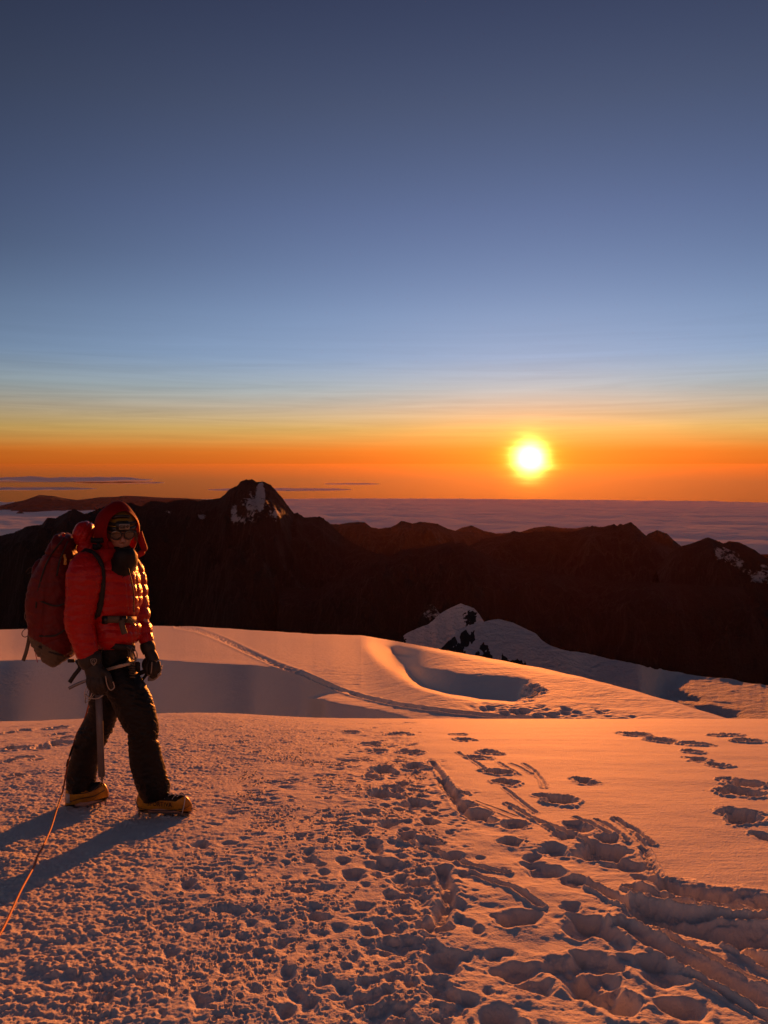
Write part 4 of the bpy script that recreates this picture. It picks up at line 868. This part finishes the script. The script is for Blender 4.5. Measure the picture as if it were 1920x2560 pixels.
# harness
bm = bmesh.new()
def wrap(bm, cx, cy, ax, ay, d0, half, tilt=0.0, thick=.003, n=40, a0=0, a1=2*math.pi):
    pts = []
    for t in np.linspace(a0, a1, n): x = math.cos(t)*ax; pts.append(P(cx+x, cy+x*tilt+ (ay*0), d0+math.sin(t)*ay))
    ribbon(bm, pts, half, thick, (0, 0, 1), 1)
wrap(bm, 287, 1616, 50, .163, .01, .017, .10); harness = fin('harness', bm, M_strap, person)
bm = bmesh.new(); pts = []
for t in np.linspace(0, 2*math.pi, 40): pts.append(P(290+math.cos(t)*47, 1668-math.cos(t)*12, -.07+math.sin(t)*.112))
ribbon(bm, pts, .009, .003, (.2, 0, 1), 1); fin('leg_loop', bm, M_cream, harness)
bm = bmesh.new(); tube(bm, [P(262,1606,-.15), P(250,1640,-.16), P(244,1665,-.15), P(256,1690,-.17)], .003, 6); fin('gear_loop', bm, M_khaki, harness); bm = bmesh.new(); tube(bm, [P(316,1612,-.10), P(322,1640,-.13), P(314,1664,-.13)], .004, 6); fin('gear_loop', bm, M_khaki, harness); bm = bmesh.new(); tube(bm, [P(310,1612,-.12), P(332,1630,-.12), P(338,1650,-.08), P(332,1668,-.08)], .004, 6); fin('gear_loop', bm, M_khaki, harness)

# khaki waist belt belongs to the backpack; the pack itself
PB = BASE
bm = bmesh.new()
loft(bm, [(166,1342,.02,18,.09),(160,1352,.02,24,.12),(157,1380,.02,34,.14),(148,1425,.02,49,.155),(140,1470,.02,62,.165),(138,1521,.02,65,.165),(142,1582,.02,62,.16),(148,1615,.02,53,.15),(156,1638,.02,38,.13),(164,1650,.02,24,.10)], 8, 40, .85)
ell(bm, P(164,1362,.02), 29*PXM, .14, 26*PXM, None, 4); ell(bm, P(104,1440,.03), 16*PXM, .11, 46*PXM, None, 3); ell(bm, P(96,1560,.0), 17*PXM, .12, 50*PXM, None, 3)
me = remesh(bm, .006, 4); a, n = co_np(me); U_, V_ = pix(a); dep = a[:, 1]-Y0
push(me, .010*n3(a, 9, 360)+.006*(fbm(U_/30+V_/40, V_/22-U_/50, 4, 364, .55, ridged=True)-.3)-.010*np.exp(-((V_-1392-(U_-150)*.2)/3.5)**2)-.008*np.exp(-((U_-112+(V_-1500)*.10)/3.0)**2)-.006*np.exp(-((V_-1600+(U_-140)*.4)/3)**2))
pack = finm('backpack', me, M_pack, None); pack.location = BASE
tag(pack, 'large dark red mountaineering backpack with hanging straps on the climber’s back'.replace('’', "'"), 'backpack')
me.materials.append(M_khaki); Vb = V_+(-(U_-150))*.55
for p in me.polygons:
    if Vb[p.vertices[0]] > 1632: p.material_index = 1
def pk(name, mat, build):
    bm = bmesh.new(); build(bm); return fin(name, bm, mat, pack)
def b1(bm): ribbon(bm, [P(206,1378,-.13), P(226,1384,-.165), P(244,1402,-.175), P(252,1430,-.185), P(252,1470,-.20), P(246,1520,-.19), P(236,1545,-.17)], .024, .007, (1, 0, .25))
pk('shoulder_strap', M_strap, b1)
def b1b(bm): ribbon(bm, [P(206,1376,.14), P(250,1388,.15), P(296,1396,.12), P(318,1420,.06), P(330,1470,.03)], .022, .005, (.3, 1, .2))
pk('shoulder_strap', M_strap, b1b)
def b2(bm):
    pts = [P(276+math.cos(t)*64, 1550+math.sin(t)*1.5, .01+math.sin(t)*.183) for t in np.linspace(R(-178), R(20), 40)]; ribbon(bm, pts, .020, .004, (0, 0, 1), 1)
pk('hip_belt', M_khaki, b2)
def b3(bm): boxm(bm, P(262,1550,-.176), 7*PXM, .005, 10*PXM, None, .003)
pk('buckle', M_gloss, b3)
def b3(bm): boxm(bm, P(308,1548,-.162), 9*PXM, .005, 8*PXM, None, .003)
pk('buckle', M_gloss, b3)
def b4(bm): ribbon(bm, [P(303,1550,-.168), P(306,1566,-.178), P(312,1585,-.182)], .017, .0018, (1, 0, .1)); ribbon(bm, [P(320,1548,-.155), P(329,1556,-.145), P(334,1562,-.13)], .010, .002, (.2, 0, 1))
pk('belt_tail', M_khaki, b4)
def b5(bm): ribbon(bm, [P(75,1572,-.04), P(72,1600,-.05), P(66,1628,-.05), P(58,1652,-.05)], .011, .0016, (1, 0, .1))
pk('hanging_strap', M_khaki, b5)
def b6(bm): tube(bm, [P(85,1592,-.07), P(87,1618,-.08), P(90,1640,-.08), P(94,1656,-.08)], .002, 6)
pk('cord', M_down, b6)
def b7(bm): ribbon(bm, [P(192,1650,-.14), P(200,1668,-.16), P(186,1688,-.16), P(174,1706,-.16)], .012, .003, (1, 0, .2)); boxm(bm, P(178,1652,-.13), 8*PXM, .008, 4*PXM, None, .002)
pk('hanging_buckle_strap', M_strap, b7)
def b8(bm):
    for a_ in ([(160,1345,-.12),(120,1400,-.13),(97,1470,-.14),(90,1520,-.14)], [(86,1600,-.11),(100,1618,-.13),(130,1632,-.13),(160,1640,-.12)], [(170,1352,-.13),(150,1400,-.15),(142,1440,-.15)], [(95,1500,-.145),(140,1515,-.155),(180,1500,-.15)], [(98,1590,-.14),(140,1588,-.15),(180,1560,-.15)]):
        ribbon(bm, [P(*q) for q in a_], .005, .0015, (.5, 0, .8))
    tube(bm, [P(66,1428,.0), P(76,1418,-.03), P(88,1424,-.05), P(94,1432,-.07)], .0025, 6); tube(bm, [P(70,1434,.0), P(84,1430,-.03), P(96,1440,-.06)], .003, 6)
pk('compression_strap', M_strap, b8)
def b9(bm): boxm(bm, P(159,1337,-.07), 3.5*PXM, .008, 4*PXM, None, .003)
pk('lid_toggle', M_down, b9)
def b10(bm): ribbon(bm, [P(160,1386,-.135), P(163,1398,-.14), P(162,1412,-.145)], .007, .002, (1, 0, 0))
pk('yellow_loop', M_yel, b10)

# things that hang from pack and harness
def thing_mesh(name, bm, mat, base, label, cat, group=None, smooth=True):
    o = fin(name, bm, mat, None, smooth, base); o.location = base; tag(o, label, cat, group); return o
def biner(px, py, d, w, h, rot, label, r=.0042, mat=M_metal):
    bm = bmesh.new(); pts = []
    for t in np.linspace(0, 2*math.pi, 22): x = math.cos(t)*w*(1+.15*math.sin(t)); y = math.sin(t)*h; pts.append(P(px+x*math.cos(rot)-y*math.sin(rot), py+x*math.sin(rot)+y*math.cos(rot), d+.006*math.cos(t)))
    tube(bm, pts[:16], r, 8, 2, True); c = thing_mesh('carabiner', bm, mat, P(px, py, d), label, 'carabiner', 'carabiners on pack and harness')
    bm = bmesh.new(); tube(bm, pts[15:], r*.7, 6, 2, True); fin('gate', bm, M_metal, c, True, P(px, py, d))
biner(71, 1536, -.06, 9, 17, .1, 'upper dark wire carabiner hanging at the rear edge of the red backpack', .0022)
biner(64, 1582, -.06, 8, 11, .5, 'small round carabiner just above the khaki strap hanging off the backpack', .0026)
biner(79, 1584, -.07, 7, 12, -.3, 'lower carabiner beside the khaki strap, nearest the thin red cord', .0026)
biner(334, 1634, -.10, 8, 15, -.25, 'carabiner hanging from the harness between jacket hem and far glove', .0036)
biner(222, 1728, -.20, 9, 20, .25, 'pale wire carabiner below the near glove beside the axe shaft', .0028, M_white)
bm = bmesh.new()
for k in range(7): tube(bm, [P(322+(k % 2)*2, 1656+k*6, -.135), P(330, 1655+k*6.2, -.15), P(337, 1657+k*6, -.13), P(330, 1659+k*6, -.12), P(322+(k % 2)*2, 1660+k*6, -.135)], .0042, 6, 3)
thing_mesh('knotted_cord', bm, M_khaki, P(330, 1670, -.13), 'yellowish knotted cord hanging from the front of the harness', 'cord')
bm = bmesh.new(); boxm(bm, P(342,1668,-.02), 8*PXM, .012, 14*PXM, None, .006); tube(bm, [P(341,1652,-.02), P(338,1640,-.03), P(334,1630,-.05)], .002, 6)
thing_mesh('small_pouch', bm, M_strap, P(342,1668,-.02), 'small black pouch hanging between harness and far glove', 'pouch')

# ice axes
ax = bpy.data.objects.new('ice_axe', None); sc.collection.objects.link(ax); AB = P(254, 1958, -.235); ax.location = AB
tag(ax, 'long straight grey ice axe held upright by its head, spike by the rear boot', 'ice axe')
bm = bmesh.new(); A1, A2 = P(246, 1722, -.245), P(254, 1942, -.235); ribbon(bm, [A1, A2], 8.0*PXM, .006, (1, 0, 0)); bmesh.ops.bevel(bm, geom=bm.edges[:], offset=.003, segments=2, affect='EDGES'); fin('shaft', bm, M_alu, ax, True, AB)
bm = bmesh.new(); tube(bm, [P(254,1938,-.235), P(255,1948,-.235), P(256,1960,-.235)], [.012, .007, .001], 8, 3, True, .5, (0, 1, 0)); tube(bm, [P(246,1941,-.244), P(254,1951,-.246), P(262,1941,-.244)], .002, 6); fin('spike', bm, M_metal, ax, True, AB)
bm = bmesh.new(); ribbon(bm, [P(172,1721,-.245), P(190,1712,-.245), P(212,1703,-.245), P(240,1696,-.245)], .009, .0025, (.2, 0, 1)); fin('pick', bm, M_metal, ax, True, AB)
bm = bmesh.new(); ribbon(bm, [P(240,1696,-.245), P(262,1700,-.24), P(278,1708,-.232)], .010, .003, (0, 1, .1)); ribbon(bm, [P(246,1692,-.245), P(246,1726,-.245)], 7*PXM, .007, (1, 0, 0)); fin('adze', bm, M_metal, ax, True, AB)
bm = bmesh.new(); ribbon(bm, [P(236,1735,-.262), P(224,1750,-.27), P(214,1757,-.262), P(214,1744,-.255), P(222,1722,-.25), P(230,1712,-.25)], .004, .0015, (0, 1, .3)); fin('leash', bm, M_cream, ax, True, AB)
ax2 = bpy.data.objects.new('ice_axe', None); sc.collection.objects.link(ax2); AB2 = P(344, 1715, .03); ax2.location = AB2
tag(ax2, 'short dark ice axe in the far gloved hand, shaft slanting down behind the front thigh', 'ice axe')
bm = bmesh.new(); tube(bm, [P(336,1725,.02), P(358,1697,.02), P(386,1660,.03)], .0095, 8, 4, True, .7); fin('shaft', bm, M_strap, ax2, True, AB2)
bm = bmesh.new(); ribbon(bm, [P(402,1664,.03), P(396,1684,.02), P(384,1696,.02), P(370,1698,.02)], .012, .006, (.2, .2, 1)); fin('hammer_head', bm, M_grey, ax2, True, AB2)
bm = bmesh.new(); ribbon(bm, [P(386,1662,.03), P(366,1676,.02), P(348,1684,.02), P(340,1692,.02)], .014, .004, (.2, 0, 1)); fin('pick', bm, M_glove, ax2, True, AB2)

# climbing rope from the harness past the rear leg, in the air towards the rope mate behind the camera
m = Mat('orange_rope'); wv_ = m.n('ShaderNodeTexWave', ins={'Scale': 60.0, 'Distortion': 1.5, 'Vector': m.n('ShaderNodeTexCoord').outputs['Object']}).outputs['Fac']
m.set(Base_Color=m.mix(wv_, (.62, .13, .02), (.28, .05, .015)), Roughness=.6); m.bump(wv_, .001); M_rope = m.m
RP = [(236,1700,.16,0),(214,1790,.20,0),(192,1835,.16,0),(182,1867,.06,0),(172,1899,-.02,0),(163,1945,-.12,0),(156,1981,-.22,0),(140,2030,-.42,0),(127,2072,-.65,0),(107,2117,-.95,0),(94,2140,-1.10,0),(84,2168,-1.25,0),(52,2227,-1.6,0),(17,2303,-1.95,0),(-6,2345,-2.12,0),(-90,2480,-2.5,0),(-260,2620,-2.75,0)]
bm = bmesh.new(); tube(bm, [P(a_, b_, c_) for a_, b_, c_, _ in RP], .0048, 10, 8)
thing_mesh('climbing_rope', bm, M_rope, P(182, 1867, .06), 'orange climbing rope running from the climber down to the lower left corner', 'rope')
bm = bmesh.new(); tube(bm, [P(182,1866,.05), P(178,1878,.02), P(174,1890,-.01)], .0062, 8, 4); tube(bm, [P(170,1898,-.02), P(166,1916,-.06), P(172,1904,-.03)], .0042, 8, 4); 
fin('rope_knot', bm, M_strap, bpy.data.objects['climbing_rope'], True, P(182, 1867, .06))
